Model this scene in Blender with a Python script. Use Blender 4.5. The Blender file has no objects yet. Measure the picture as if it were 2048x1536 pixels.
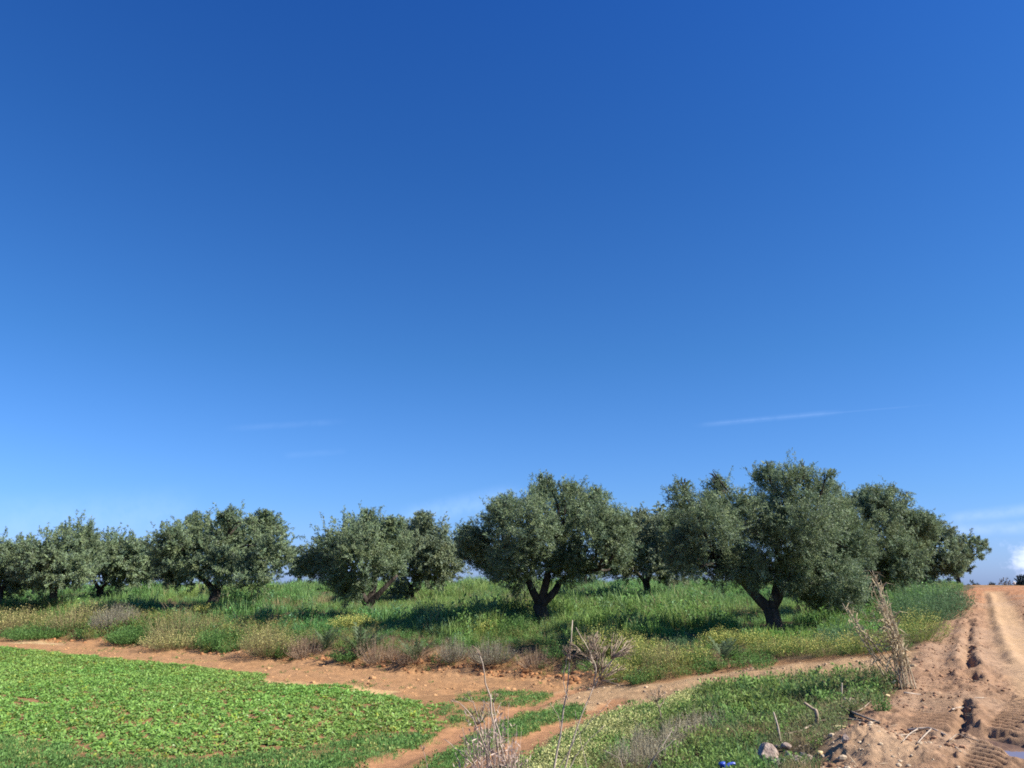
import bpy, bmesh, math
import numpy as np
from mathutils import Vector

rng = np.random.default_rng(11)
S = bpy.context.scene
COL = S.collection

# ------------------------------------------------------------------ camera model
F, U0, V0 = 1547.0, 1024.0, 768.0
PITCH = math.atan(400.0 / F)
CP, SP = math.cos(PITCH), math.sin(PITCH)
ZE = 2.5                                            # eye height above the crop field

def ray(u, v):
    u = np.asarray(u, float); v = np.asarray(v, float)
    xc = (u - U0) / F; yc = (V0 - v) / F
    return np.stack([xc, CP - yc * SP, SP + yc * CP], -1)

def at(u, v, Y):
    d = ray(u, v)
    return d * (np.asarray(Y, float) / d[..., 1])[..., None] + np.array([0, 0, ZE])

def tdep(v):
    d = ray(U0, v)
    return -d[..., 2] / d[..., 1]

# ------------------------------------------------------------------ noise
def _hash(ix, iy, iz, seed):
    h = (ix.astype(np.int64) * 374761393 + iy.astype(np.int64) * 668265263 + iz.astype(np.int64) * 2147483647 // 3 + seed * 1442695041) & 0xFFFFFFFF
    h = ((h ^ (h >> 13)) * 1274126177) & 0xFFFFFFFF
    h = ((h ^ (h >> 16)) * 2246822519) & 0xFFFFFFFF
    return (h ^ (h >> 15)).astype(np.float64) / 4294967295.0

def vn2(x, y, seed=0):
    ix = np.floor(x); iy = np.floor(y)
    fx = x - ix; fy = y - iy
    fx = fx * fx * (3 - 2 * fx); fy = fy * fy * (3 - 2 * fy)
    z = np.zeros_like(ix)
    a = _hash(ix, iy, z, seed); b = _hash(ix + 1, iy, z, seed)
    c = _hash(ix, iy + 1, z, seed); d = _hash(ix + 1, iy + 1, z, seed)
    return (a + (b - a) * fx) * (1 - fy) + (c + (d - c) * fx) * fy

def fbm(x, y, f=1.0, o=4, seed=0, g=0.5):
    s = 0; a = 1.0; t = 0
    for i in range(o):
        s = s + a * vn2(x * f + 17.3 * i, y * f - 9.1 * i, seed + i); t += a; a *= g; f *= 2.03
    return s / t                                     # 0..1

def vn3(p, seed=0):
    i = np.floor(p); f = p - i; f = f * f * (3 - 2 * f)
    r = 0
    for dx in (0, 1):
        for dy in (0, 1):
            for dz in (0, 1):
                w = (f[:, 0] if dx else 1 - f[:, 0]) * (f[:, 1] if dy else 1 - f[:, 1]) * (f[:, 2] if dz else 1 - f[:, 2])
                r = r + w * _hash(i[:, 0] + dx, i[:, 1] + dy, i[:, 2] + dz, seed)
    return r

def sstep(a, b, x):
    t = np.clip((x - a) / (b - a), 0, 1)
    return t * t * (3 - 2 * t)

# ------------------------------------------------------------------ terrain base
ctrl = []
def cp(u, v, h):
    Y = h / float(tdep(v)); p = at(u, v, Y); ctrl.append((p[0], p[1], ZE - h))
def cy(u, v, Y):
    p = at(u, v, Y); ctrl.append((p[0], p[1], p[2]))
# field plane
for u, v in [(-400, 1290), (0, 1292), (250, 1317), (540, 1350), (700, 1375), (800, 1392), (900, 1420), (880, 1460), (0, 1380), (0, 1476),
             (300, 1420), (600, 1430), (600, 1536), (300, 1536), (0, 1536), (-400, 1400), (-300, 1536), (-200, 1700), (300, 1700), (700, 1700), (900, 1395)]:
    cp(u, v, 2.5)
toe = [(-500, 1240), (-250, 1256), (0, 1272), (150, 1281), (270, 1291), (440, 1306), (600, 1321), (730, 1331), (860, 1339), (1000, 1346), (1110, 1353)]
for u, v in toe:
    cp(u, v, 2.5)
    Yt = 2.5 / float(tdep(v))
    p = at(u, v, Yt)
    lift = 0.42 if u < 450 else 0.62
    ctrl.append((p[0] + 0.10, p[1] + 0.75, ZE - 2.5 + lift))
# ground between side path and grove
for u, v, h in [(1160, 1372, 2.4), (1250, 1370, 2.25), (1330, 1366, 2.08), (1420, 1350, 1.95), (1500, 1345, 1.75), (1600, 1327, 1.6), (1700, 1320, 1.45), (1780, 1318, 1.38)]:
    cp(u, v, h)
for u, v, h in [(1200, 1340, 2.1), (1320, 1335, 1.95), (1450, 1312, 1.75), (1600, 1300, 1.5), (1720, 1300, 1.35)]:
    cp(u, v, h)
# tracks and near centre
for u, v, h in [(1060, 1410, 2.5), (960, 1447, 2.5), (850, 1495, 2.48), (1110, 1450, 2.45), (1030, 1490, 2.4), (930, 1530, 2.4), (1200, 1415, 2.35)]:
    cp(u, v, h)
# foreground slope
for u, v, h in [(1130, 1480, 2.35), (1080, 1536, 2.3), (1250, 1440, 2.25), (1230, 1536, 2.2), (1350, 1400, 2.1), (1350, 1470, 2.1), (1350, 1536, 2.1), (1480, 1390, 1.95), (1480, 1450, 1.98),
                (1500, 1536, 1.98), (1600, 1375, 1.75), (1600, 1430, 1.85), (1620, 1536, 1.85), (1700, 1360, 1.62), (1690, 1420, 1.68), (1760, 1360, 1.55),
                (1100, 1800, 2.2), (1400, 1800, 2.0)]:
    cp(u, v, h)
# road
for u, v, h in [(1800, 1370, 1.5), (1745, 1420, 1.58), (1715, 1470, 1.58), (1690, 1536, 1.66), (1830, 1330, 1.38), (1860, 1290, 1.2), (1900, 1240, 0.92), (1925, 1205, 0.58), (1945, 1180, 0.26),
                (1930, 1400, 1.56), (1930, 1300, 1.26), (1980, 1250, 0.98), (2048, 1400, 1.6), (2048, 1300, 1.28), (2048, 1240, 0.94), (2048, 1200, 0.55), (2048, 1177, 0.22), (1990, 1177, 0.22),
                (1850, 1480, 1.63), (1900, 1536, 1.65), (2048, 1536, 1.68), (2300, 1400, 1.6), (2300, 1250, 1.0), (2300, 1180, 0.25), (2300, 1536, 1.66)]:
    cp(u, v, h)
for x, y, h in [(0, 0, 1.65), (2, 3, 1.65), (3, -8, 1.65), (6, 2, 1.65), (12, 0, 1.65), (-4, 0, 2.0), (-10, 2, 2.4), (-25, 0, 2.5), (-3, -8, 1.7), (-10, -10, 2.0), (10, -10, 1.65), (0, 5, 1.95), (1.5, 6.5, 1.9)]:
    ctrl.append((x, y, ZE - h))
# grove
for u, v, Y in [(0, 1208, 46), (107, 1215, 44), (197, 1203, 50), (425, 1215, 41), (742, 1240, 35), (822, 1207, 44), (1083, 1242, 30), (1297, 1207, 42), (1545, 1265, 25), (1700, 1240, 31),
                (1850, 1190, 40), (1915, 1170, 52), (600, 1260, 31.5), (900, 1255, 30), (250, 1245, 39), (1250, 1262, 26.5), (1000, 1285, 26.6), (1420, 1285, 23), (1700, 1285, 20.5), (1820, 1290, 17.5), (1860, 1240, 24),
                (500, 1180, 58), (700, 1178, 58), (930, 1176, 56), (1200, 1174, 56), (1450, 1172, 56), (1700, 1171, 58), (50, 1192, 60), (-300, 1200, 52), (-500, 1212, 46), (300, 1184, 60), (1940, 1170, 60)]:
    cy(u, v, Y)
for x in (-80, -40, 0, 40, 90):
    ctrl.append((x, 78, ZE - 0.30)); ctrl.append((x, 100, ZE - 0.9))
ctrl += [(60, 40, ZE - 0.8), (60, 10, ZE - 1.5), (-80, 30, 0.0), (-80, 60, 1.2), (-60, 0, 0.0), (40, -30, 0.9), (-40, -30, 0.6)]
C = np.array(ctrl); CXY = C[:, :2]
_D = np.sqrt(((CXY[:, None] - CXY[None]) ** 2).sum(-1))
_n = len(C)
_A = np.zeros((_n + 1, _n + 1)); _A[:_n, :_n] = -_D + np.eye(_n) * 0.12; _A[:_n, _n] = 1; _A[_n, :_n] = 1
_W = np.linalg.solve(_A, np.concatenate([C[:, 2], [0]]))

def base_z(x, y):
    x = np.asarray(x, float).ravel(); y = np.asarray(y, float).ravel()
    out = np.empty_like(x)
    for s in range(0, len(x), 50000):
        e = s + 50000
        d = np.sqrt((x[s:e, None] - CXY[:, 0]) ** 2 + (y[s:e, None] - CXY[:, 1]) ** 2)
        out[s:e] = -d @ _W[:_n] + _W[_n]
    r = np.hypot(x, y)
    far = sstep(85, 160, r)
    return out * (1 - far) + (ZE - 6.0) * far

def gp(u, v, zf=base_z):
    """where the ray through a pixel meets the ground"""
    u = np.atleast_1d(np.asarray(u, float)); v = np.atleast_1d(np.asarray(v, float))
    d = ray(u, v); d = d / d[:, 1:2]
    Y = np.full(len(u), 3.0); lo = Y.copy(); done = np.zeros(len(u), bool)
    for k in range(420):
        z = ZE + d[:, 2] * Y
        hit = (z < zf(d[:, 0] * Y, Y)) & ~done
        done |= hit
        lo = np.where(done, lo, Y)
        Y = np.where(done, Y, Y * 1.01)
    a = lo; b = np.where(done, Y, Y)
    for k in range(14):
        m = (a + b) / 2
        under = (ZE + d[:, 2] * m) < zf(d[:, 0] * m, m)
        b = np.where(under, m, b); a = np.where(under, a, m)
    return np.stack([d[:, 0] * b, b, ZE + d[:, 2] * b], -1)

def wpoly(pts):
    p = np.array(pts, float)
    return gp(p[:, 0], p[:, 1])[:, :2]

def seg_dist(x, y, poly, closed=True):
    """distance to a polyline, arclength parameter of the nearest point, inside flag"""
    n = len(poly); best = np.full(x.shape, 1e9); arc = np.zeros_like(x); inside = np.zeros(x.shape, bool); side = np.zeros_like(x); L = 0
    for i in range(n if closed else n - 1):
        a = poly[i]; b = poly[(i + 1) % n]
        dx, dy = b - a; l2 = dx * dx + dy * dy + 1e-12
        t = np.clip(((x - a[0]) * dx + (y - a[1]) * dy) / l2, 0, 1)
        d = np.hypot(x - a[0] - t * dx, y - a[1] - t * dy)
        m = d < best
        best = np.where(m, d, best); arc = np.where(m, L + t * math.sqrt(l2), arc)
        side = np.where(m, np.sign((x - a[0]) * dy - (y - a[1]) * dx), side)
        if closed and abs(dy) > 1e-12:
            c = (a[1] > y) != (b[1] > y)
            inside ^= c & (x < (y - a[1]) / dy * dx + a[0])
        L += math.sqrt(l2)
    return best, arc, inside, side

def sd(x, y, poly):
    d, _, i, _ = seg_dist(x, y, poly)
    return np.where(i, d, -d)

# ------------------------------------------------------------------ ground zones (plan polygons)
toe_w = wpoly(toe + [(1160, 1362)])
P_crop = wpoly([(-420, 1288), (0, 1292), (109, 1304), (253, 1317), (362, 1329), (470, 1342), (538, 1349), (520, 1364), (615, 1373), (690, 1369), (706, 1376), (792, 1394), (865, 1403), (899, 1414),
                (868, 1429), (894, 1447), (879, 1461), (828, 1469), (755, 1470), (657, 1487), (594, 1501), (362, 1527), (253, 1523), (145, 1505), (36, 1480), (0, 1474), (-420, 1450)])
P_head = np.concatenate([toe_w, wpoly([(1180, 1385), (1060, 1385), (960, 1383), (880, 1390), (800, 1396), (700, 1384), (520, 1366), (538, 1349), (470, 1342), (362, 1329), (253, 1317), (109, 1304), (0, 1292), (-500, 1283)])])
P_sand = wpoly([(512, 1359), (600, 1364), (704, 1371), (803, 1382), (775, 1392), (704, 1386), (640, 1378), (540, 1368)])
P_sand2 = wpoly([(20, 1281), (110, 1285), (130, 1291), (30, 1287)])
P_side = wpoly([(1105, 1388), (1160, 1372), (1250, 1371), (1335, 1366), (1400, 1350), (1500, 1338), (1600, 1325), (1760, 1313), (1850, 1300), (1840, 1345), (1780, 1342), (1700, 1351), (1560, 1368), (1400, 1387), (1290, 1404), (1220, 1420), (1140, 1430), (1090, 1420)])
P_road = wpoly([(1946, 1176), (1926, 1205), (1893, 1245), (1855, 1285), (1822, 1318), (1802, 1345), (1788, 1385), (1752, 1412), (1722, 1438), (1700, 1462), (1672, 1510), (1650, 1560), (1600, 1800), (2900, 1800), (2900, 1177)])
P_yel = wpoly([(1030, 1552), (1085, 1512), (1140, 1474), (1190, 1450), (1258, 1426), (1322, 1410), (1392, 1383), (1418, 1393), (1405, 1415), (1350, 1442), (1284, 1482), (1257, 1497), (1180, 1545), (1150, 1700), (960, 1700)])
P_grey = wpoly([(1335, 1462), (1420, 1432), (1480, 1425), (1445, 1450), (1385, 1490), (1335, 1540), (1225, 1545), (1250, 1500)])
P_slope = wpoly([(1395, 1390), (1560, 1371), (1700, 1353), (1775, 1344), (1790, 1382), (1752, 1410), (1715, 1438), (1698, 1462), (1668, 1515), (1640, 1600), (1560, 1900), (1150, 1900), (1180, 1545), (1257, 1497), (1350, 1442), (1405, 1415)])
P_lowgrass = wpoly([(-420, 1450), (0, 1474), (36, 1480), (145, 1505), (253, 1523), (362, 1527), (594, 1501), (657, 1487), (755, 1470), (850, 1470), (890, 1462), (820, 1495), (700, 1540), (560, 1700), (-300, 1700)])
P_strip = wpoly([(1180, 1412), (1120, 1412), (1010, 1447), (900, 1500), (830, 1545), (910, 1535), (1000, 1490), (1080, 1455), (1160, 1428)])
P_mix = wpoly([(880, 1398), (960, 1386), (1060, 1385), (1110, 1390), (1020, 1420), (930, 1455), (850, 1490), (780, 1500), (830, 1470), (885, 1462), (900, 1447), (880, 1430), (905, 1414)])
P_edge = wpoly([(1085, 1470), (1050, 1500), (1000, 1545), (900, 1640), (1000, 1640), (1070, 1540)])
tr_a = wpoly([(1180, 1372), (1120, 1390), (1060, 1411), (960, 1447), (850, 1497), (760, 1530), (690, 1556), (560, 1640)])
tr_b = wpoly([(1230, 1405), (1180, 1428), (1110, 1455), (1035, 1492), (960, 1524), (890, 1556), (760, 1660)])
rut = wpoly([(1948, 1195), (1940, 1240), (1934, 1293), (1938, 1330), (1945, 1358), (1928, 1395), (1916, 1469), (1905, 1540), (1890, 1640)])
tread = wpoly([(2050, 1395), (2030, 1425), (2000, 1463), (1976, 1497), (1958, 1536), (1930, 1620)])
tread2 = wpoly([(1880, 1385), (1868, 1420), (1856, 1455)])
smooth = wpoly([(1988, 1182), (1996, 1200), (2008, 1230), (2028, 1270), (2054, 1320), (2110, 1400)])
ridge = wpoly([(1980, 1185), (1986, 1210), (1996, 1250), (2012, 1290), (2026, 1320)])
mound = gp(1742, 1492)[0]
puddle = gp(2056, 1498)[0]
NEAR = 95.0
# plan line of the bank top: everything beyond it up to the crest is the olive grove
P_grove = np.concatenate([toe_w + np.array([0.1, 0.7]), wpoly([(1200, 1345), (1330, 1340), (1400, 1328), (1500, 1325), (1600, 1315), (1760, 1304), (1822, 1300), (1855, 1282), (1893, 1243), (1926, 1203), (1946, 1175)]), np.array([[42, 75], [-70, 75], [-60, 45]])])

def zones(x, y):
    wx = x + 0.22 * (fbm(x, y, 1.3, 3, 5) - .5) * 2; wy = y + 0.35 * (fbm(x, y, 1.3, 3, 9) - .5) * 2
    Z = {}
    for k, P in (('crop', P_crop), ('head', P_head), ('sand', P_sand), ('sand2', P_sand2), ('side', P_side), ('road', P_road), ('grove', P_grove), ('low', P_lowgrass), ('strip', P_strip), ('mix', P_mix), ('slope', P_slope), ('yel', P_yel), ('edge', P_edge)):
        Z[k] = sd(wx, wy, P)
    return Z

def ground_z(x, y, Z=None, want=False):
    x = np.asarray(x, float).ravel(); y = np.asarray(y, float).ravel()
    z = base_z(x, y)
    n = np.hypot(x, y) < NEAR
    xn, yn = x[n], y[n]
    Zn = zones(xn, yn)
    rd = sstep(-0.25, 0.35, Zn['road'])
    dz = (0.10 * (fbm(xn, yn, 0.5, 3, 21) - .5) + .40 * (fbm(xn, yn, .14, 2, 23) - .5) * sstep(1, 5, Zn['grove'])) * (1 - rd) * sstep(-.3, .5, np.maximum(Zn['grove'], Zn['slope']))
    dz = dz + 0.035 * (fbm(xn, yn, 3.0, 4, 31) - .5)
    # lumpy mud
    lump = fbm(xn, yn, 6.5, 5, 41, 0.68) - .5
    dis, arc, _, side = seg_dist(xn, yn, smooth, False)
    smo = np.exp(-(dis / 0.42) ** 4) * rd
    mud = 0.075 * lump + 0.07 * np.maximum(fbm(xn, yn, 9, 3, 43) - .58, 0) * 2.2 - 0.07 * np.maximum(fbm(xn * 1.0, yn * 0.6, 9, 3, 47) - .60, 0) * 2
    flat = sstep(0.40, 0.62, fbm(xn, yn, 0.9, 3, 49))
    mud = mud * (1 - 0.5 * flat)
    dz = dz + rd * mud * (1 - .85 * smo) - 0.07 * smo
    d2, a2, _, s2 = seg_dist(xn, yn, ridge, False)
    dz = dz + rd * 0.09 * np.exp(-(d2 / 0.14) ** 2) * (0.4 + fbm(xn, yn, 4, 3, 51))
    # old furrows across the road, left by slow wheels
    dz = dz + rd * 0.02 * (1 - smo) * np.sin(xn * 1.2 + yn * 2.2 + 6 * fbm(xn, yn, .6, 2, 53))
    # deep rut and the broad wheel furrows beside it
    d6 = seg_dist(xn + .12 * (fbm(xn, yn, 1.2, 2, 60) - .5), yn, rut, False)[0]
    dz = dz + .028 * np.cos(d6 * 2 * math.pi / .85) * np.exp(-(d6 / 1.5) ** 2) * rd
    dr, ar, _, sr = seg_dist(xn + 0.11 * (fbm(xn, yn, 6, 4, 61, .6) - .5) * 2, yn, rut, False)
    La = np.concatenate([[0], np.cumsum(np.hypot(*np.diff(rut, axis=0).T))])
    mod = sum(k * sstep(p0 - .25, p0 + .15, ar) * (1 - sstep(p1 - .15, p1 + .3, ar)) for p0, p1, k in ((La[2] + .1, La[3], 1.0), (La[3] + .75, La[4] + .25, .8), (La[5] + .2, La[6], 1.0), (La[1], La[2] - .6, .45)))
    mod = np.clip(mod, 0, 1) * (0.55 + 0.45 * sstep(.3, .6, fbm(ar, ar * 0, 2.6, 2, 65)))
    wid = 0.055 + 0.085 * fbm(xn, yn, 3, 2, 67) ** 1.5
    dz = dz - 0.17 * np.exp(-(dr / wid) ** 2) * (0.10 + 0.90 * mod) * rd * (1 - .75 * sstep(17, 26, yn)) + 0.05 * np.exp(-((dr - 0.2) / 0.1) ** 2) * mod * rd
    # tyre treads
    for T, w, amp in ((tread, 0.155, 0.055), (tread2, 0.26, 0.03)):
        d3, a3, _, s3 = seg_dist(xn, yn, T, False)
        m = np.exp(-(d3 / w) ** 6)
        bars = np.sin((a3 + 0.3 * d3 * s3) * 2 * math.pi / 0.20)
        dz = dz * (1 - .95 * m) + m * (amp * np.clip(bars * 1.8, -1, 1) - 0.035)
    # soil mound on the road edge
    mx = (xn - mound[0]); my = (yn - mound[1])
    dm = np.sqrt((mx / 0.62) ** 2 + (my / 1.0) ** 2)
    dz = dz + 0.12 * (1 - sstep(0.15, 1.2, dm + 0.35 * (fbm(xn, yn, 3, 3, 71) - .5)))
    # puddle hollow
    dp = np.sqrt(((xn - puddle[0]) / 0.24) ** 2 + ((yn - puddle[1]) / 1.15) ** 2)
    hol = 1 - sstep(0.55, 1.25, dp + 0.3 * (fbm(xn, yn, 2, 3, 73) - .5))
    dz = dz * (1 - .9 * hol) + hol * (float(base_z([puddle[0]], [puddle[1]])[0]) - z[n] - 0.10)
    # field side
    hd = sstep(-.2, .3, np.maximum(Zn['head'], Zn['side']))
    dt, at_, _, st = seg_dist(xn, yn, toe_w, False)
    dz = dz + 0.03 * (fbm(xn, yn, 7, 3, 81) - .5) * hd + 0.022 * np.sin(dt * 2 * math.pi / 0.9 + 3 * fbm(xn, yn, .5, 2, 83)) * hd
    cl = sstep(-.3, .2, -dt + .75) * (np.asarray(yn) > 20) * (xn < 2.5)
    dz = dz + cl * 0.22 * (fbm(xn, yn, 2.4, 4, 85, .6) - .5)
    for T in (tr_a, tr_b):
        d4, a4, _, _ = seg_dist(xn + .15 * (fbm(xn, yn, 2, 2, 87) - .5), yn, T, False)
        dz = dz - 0.05 * np.exp(-(d4 / 0.28) ** 4)
    fade = 1 - sstep(60, NEAR, np.hypot(xn, yn))
    z[n] += dz * fade
    if want:
        return z, n, Zn, dict(smo=smo, dt=dt, st=st, hol=hol, mod=mod, dr=dr, flat=flat, mound=dm, lump=lump)
    return z

def gpf(u, v):
    u = np.atleast_1d(np.asarray(u, float)); v = np.atleast_1d(np.asarray(v, float))
    d = ray(u, v); d = d / d[:, 1:2]; Y = gp(u, v)[:, 1]
    for k in range(5):
        Y = Y + np.clip((ZE + d[:, 2] * Y - ground_z(d[:, 0] * Y, Y)) / np.maximum(-d[:, 2], .02), -.8, .8) * (.8 - .1 * k)
    return np.stack([d[:, 0] * Y, Y, ground_z(d[:, 0] * Y, Y)], -1)

# ------------------------------------------------------------------ materials
def new_mat(name):
    m = bpy.data.materials.new(name); m.use_nodes = True
    nt = m.node_tree; nt.nodes.clear()
    return m, nt, nt.nodes, nt.links

def foliage_mat(name, trans=0.35, rough=0.55, spec=0.25, tint=(1, 1, 1)):
    m, nt, N, L = new_mat(name)
    at_ = N.new('ShaderNodeAttribute'); at_.attribute_name = 'Col'
    mul = N.new('ShaderNodeMix'); mul.data_type = 'RGBA'; mul.blend_type = 'MULTIPLY'; mul.inputs[0].default_value = 1
    L.new(at_.outputs['Color'], mul.inputs[6]); mul.inputs[7].default_value = (*tint, 1)
    b = N.new('ShaderNodeBsdfPrincipled'); b.inputs['Roughness'].default_value = rough; b.inputs['Specular IOR Level'].default_value = spec
    t = N.new('ShaderNodeBsdfTranslucent'); mx = N.new('ShaderNodeMixShader'); mx.inputs[0].default_value = trans
    o = N.new('ShaderNodeOutputMaterial')
    L.new(mul.outputs[2], b.inputs['Base Color']); L.new(mul.outputs[2], t.inputs['Color'])
    L.new(b.outputs[0], mx.inputs[1]); L.new(t.outputs[0], mx.inputs[2]); L.new(mx.outputs[0], o.inputs[0])
    return m

def noise_mat(name, c0, c1, scale=8, rough=0.85, bump=0.3, bscale=30, spec=0.2, stretch=(1, 1, 1), bdist=0.02):
    m, nt, N, L = new_mat(name)
    tc = N.new('ShaderNodeTexCoord'); mp = N.new('ShaderNodeMapping'); mp.inputs['Scale'].default_value = stretch
    L.new(tc.outputs['Object'], mp.inputs[0])
    n = N.new('ShaderNodeTexNoise'); n.inputs['Scale'].default_value = scale; n.inputs['Detail'].default_value = 6; n.inputs['Roughness'].default_value = .65
    r = N.new('ShaderNodeValToRGB'); r.color_ramp.elements[0].position = .32; r.color_ramp.elements[1].position = .68
    r.color_ramp.elements[0].color = (*c0, 1); r.color_ramp.elements[1].color = (*c1, 1)
    n2 = N.new('ShaderNodeTexNoise'); n2.inputs['Scale'].default_value = bscale; n2.inputs['Detail'].default_value = 5
    bp = N.new('ShaderNodeBump'); bp.inputs['Strength'].default_value = bump; bp.inputs['Distance'].default_value = bdist
    b = N.new('ShaderNodeBsdfPrincipled'); b.inputs['Roughness'].default_value = rough; b.inputs['Specular IOR Level'].default_value = spec
    o = N.new('ShaderNodeOutputMaterial')
    L.new(mp.outputs[0], n.inputs[0]); L.new(mp.outputs[0], n2.inputs[0]); L.new(n.outputs[0], r.inputs[0]); L.new(r.outputs[0], b.inputs['Base Color'])
    L.new(n2.outputs[0], bp.inputs['Height']); L.new(bp.outputs[0], b.inputs['Normal']); L.new(b.outputs[0], o.inputs[0])
    return m

M_leaf = foliage_mat('olive_leaf', 0.22, 0.6, 0.15)
M_grass = foliage_mat('grass_blade', 0.42, 0.55, 0.2)
M_crop = foliage_mat('crop_leaf', 0.35, 0.42, 0.35)
M_dry = foliage_mat('dry_stalk', 0.12, 0.8, 0.1)
M_flower = foliage_mat('flower_petal', 0.3, 0.7, 0.1)
M_bark = noise_mat('olive_bark', (0.022, 0.018, 0.015), (0.10, 0.080, 0.064), 5, 0.9, 1.0, 14, 0.1, (1, 1, .35), .06)
M_stick = noise_mat('dead_wood', (0.16, 0.11, 0.075), (0.42, 0.33, 0.24), 9, 0.85, 0.4, 40, 0.15, (1, 1, 1), .01)
M_palestick = noise_mat('bleached_cane', (0.25, 0.195, 0.145), (0.50, 0.41, 0.315), 12, 0.7, 0.2, 40, 0.2)
M_cane = noise_mat('cane_stem', (0.24, 0.19, 0.12), (0.52, 0.42, 0.28), 10, 0.7, 0.3, 40, 0.25)
M_stone = noise_mat('pale_stone', (0.17, 0.12, 0.095), (0.44, 0.345, 0.28), 9, 0.9, 0.8, 30, 0.15, (1, 1, 1), .02)
M_grey = noise_mat('grey_stone', (0.13, 0.115, 0.10), (0.32, 0.29, 0.255), 9, 0.85, 0.6, 30, 0.2, (1, 1, 1), .02)
M_tan = noise_mat('tan_stone', (0.45, 0.33, 0.16), (0.66, 0.52, 0.30), 12, 0.9, 0.5, 40, 0.15, (1, 1, 1), .01)
M_blue = noise_mat('blue_plastic', (0.008, 0.05, 0.36), (0.06, 0.10, 0.36), 14, 0.35, 0.05, 60, 0.5)
M_white = noise_mat('white_plastic', (0.5, 0.48, 0.44), (0.75, 0.73, 0.70), 14, 0.5, 0.3, 30, 0.4)
M_clod = noise_mat('mud_clod', (0.16, 0.085, 0.05), (0.36, 0.20, 0.125), 4, 0.9, 0.5, 30, 0.15)

# ------------------------------------------------------------------ builders
def tag(o, label, cat=None, group=None, kind=None):
    o['label'] = label
    if cat: o['category'] = cat
    if group: o['group'] = group
    if kind: o['kind'] = kind
    return o

def empty(name, loc):
    o = bpy.data.objects.new(name, None); COL.objects.link(o); o.location = loc; o.empty_display_size = 0.2
    return o

class Quads:
    """loose quads with one colour each: leaves, blades, petals"""
    def __init__(s): s.q = []; s.c = []
    def add(s, q, c):
        q = np.asarray(q, np.float32).reshape(-1, 4, 3); c = np.broadcast_to(np.asarray(c, np.float32), (len(q), 3))
        s.q.append(q); s.c.append(c)
    def build(s, name, mat, parent=None, origin=None):
        q = np.concatenate(s.q); c = np.clip(np.concatenate(s.c), 0, 1)
        if origin is not None: q = q - np.asarray(origin, np.float32)
        n = len(q); me = bpy.data.meshes.new(name)
        me.vertices.add(4 * n); me.vertices.foreach_set('co', q.reshape(-1))
        me.loops.add(4 * n); me.loops.foreach_set('vertex_index', np.arange(4 * n, dtype=np.int32))
        me.polygons.add(n); me.polygons.foreach_set('loop_start', np.arange(0, 4 * n, 4, dtype=np.int32))
        me.update(calc_edges=True)
        a = me.attributes.new('Col', 'FLOAT_COLOR', 'POINT')
        cc = np.ones((n, 4, 4), np.float32); cc[:, :, :3] = c[:, None]
        a.data.foreach_set('color', cc.reshape(-1))
        me.materials.append(mat)
        o = bpy.data.objects.new(name, me); COL.objects.link(o)
        if parent is not None: o.parent = parent
        elif origin is not None: o.location = origin
        return o

class Tubes:
    """joined tapered tubes, smooth shaded"""
    def __init__(s): s.v = []; s.f = []; s.n = 0
    def tube(s, pts, rad, seg=8, rough=0.0, seed=0):
        pts = np.asarray(pts, float); k = len(pts); rad = np.broadcast_to(np.asarray(rad, float), (k,))
        T = np.gradient(pts, axis=0); T /= np.linalg.norm(T, axis=1)[:, None] + 1e-9
        ref = np.array([0.31, 0.83, 0.46]); ref /= np.linalg.norm(ref)
        if abs(T[0] @ ref) > .9: ref = np.array([1.0, 0, 0])
        ang = np.linspace(0, 2 * math.pi, seg, endpoint=False)
        vs = []
        U = None
        for i in range(k):
            U = (ref if U is None else U) - T[i] * ((ref if U is None else U) @ T[i]); U /= np.linalg.norm(U) + 1e-9
            W = np.cross(T[i], U)
            r = rad[i] * np.ones(seg)
            if rough:
                pp = np.stack([np.cos(ang) * 1.6 + 5 + seed * 3.1, np.sin(ang) * 1.6 + 5, np.full(seg, i * .45)], -1)
                r = r * (1 + rough * (vn3(pp, 77) - .5) * 2)
            vs.append(pts[i] + (np.cos(ang) * r)[:, None] * U + (np.sin(ang) * r)[:, None] * W)
        vs = np.concatenate(vs); b = s.n
        for i in range(k - 1):
            for j in range(seg):
                a0 = b + i * seg + j; a1 = b + i * seg + (j + 1) % seg
                s.f.append((a0, a1, a1 + seg, a0 + seg))
        s.v.append(vs); s.n += len(vs)
        s.v.append(pts[[0, -1]]); c0 = s.n; s.n += 2
        for j in range(seg):
            s.f.append((b + (j + 1) % seg, b + j, c0)); s.f.append((b + (k - 1) * seg + j, b + (k - 1) * seg + (j + 1) % seg, c0 + 1))
    def build(s, name, mat, parent=None, origin=None):
        v = np.concatenate(s.v)
        if origin is not None: v = v - np.asarray(origin)
        me = bpy.data.meshes.new(name); me.from_pydata(v.tolist(), [], s.f); me.update()
        me.polygons.foreach_set('use_smooth', [True] * len(me.polygons))
        me.materials.append(mat)
        o = bpy.data.objects.new(name, me); COL.objects.link(o)
        if parent is not None: o.parent = parent
        elif origin is not None: o.location = origin
        return o

def unit(v): return v / (np.linalg.norm(v, axis=-1, keepdims=True) + 1e-9)
def rdir(n): return unit(rng.normal(size=(n, 3)))

def leaves(p, d, l, w, roll=None):
    """diamond leaves at points p along directions d"""
    d = unit(d); r = rdir(len(p)) if roll is None else roll
    wd = unit(np.cross(d, r)); l = np.asarray(l).reshape(-1, 1); w = np.asarray(w).reshape(-1, 1)
    return np.stack([p, p + d * l * .5 + wd * w * .5, p + d * l, p + d * l * .5 - wd * w * .5], 1)

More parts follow.
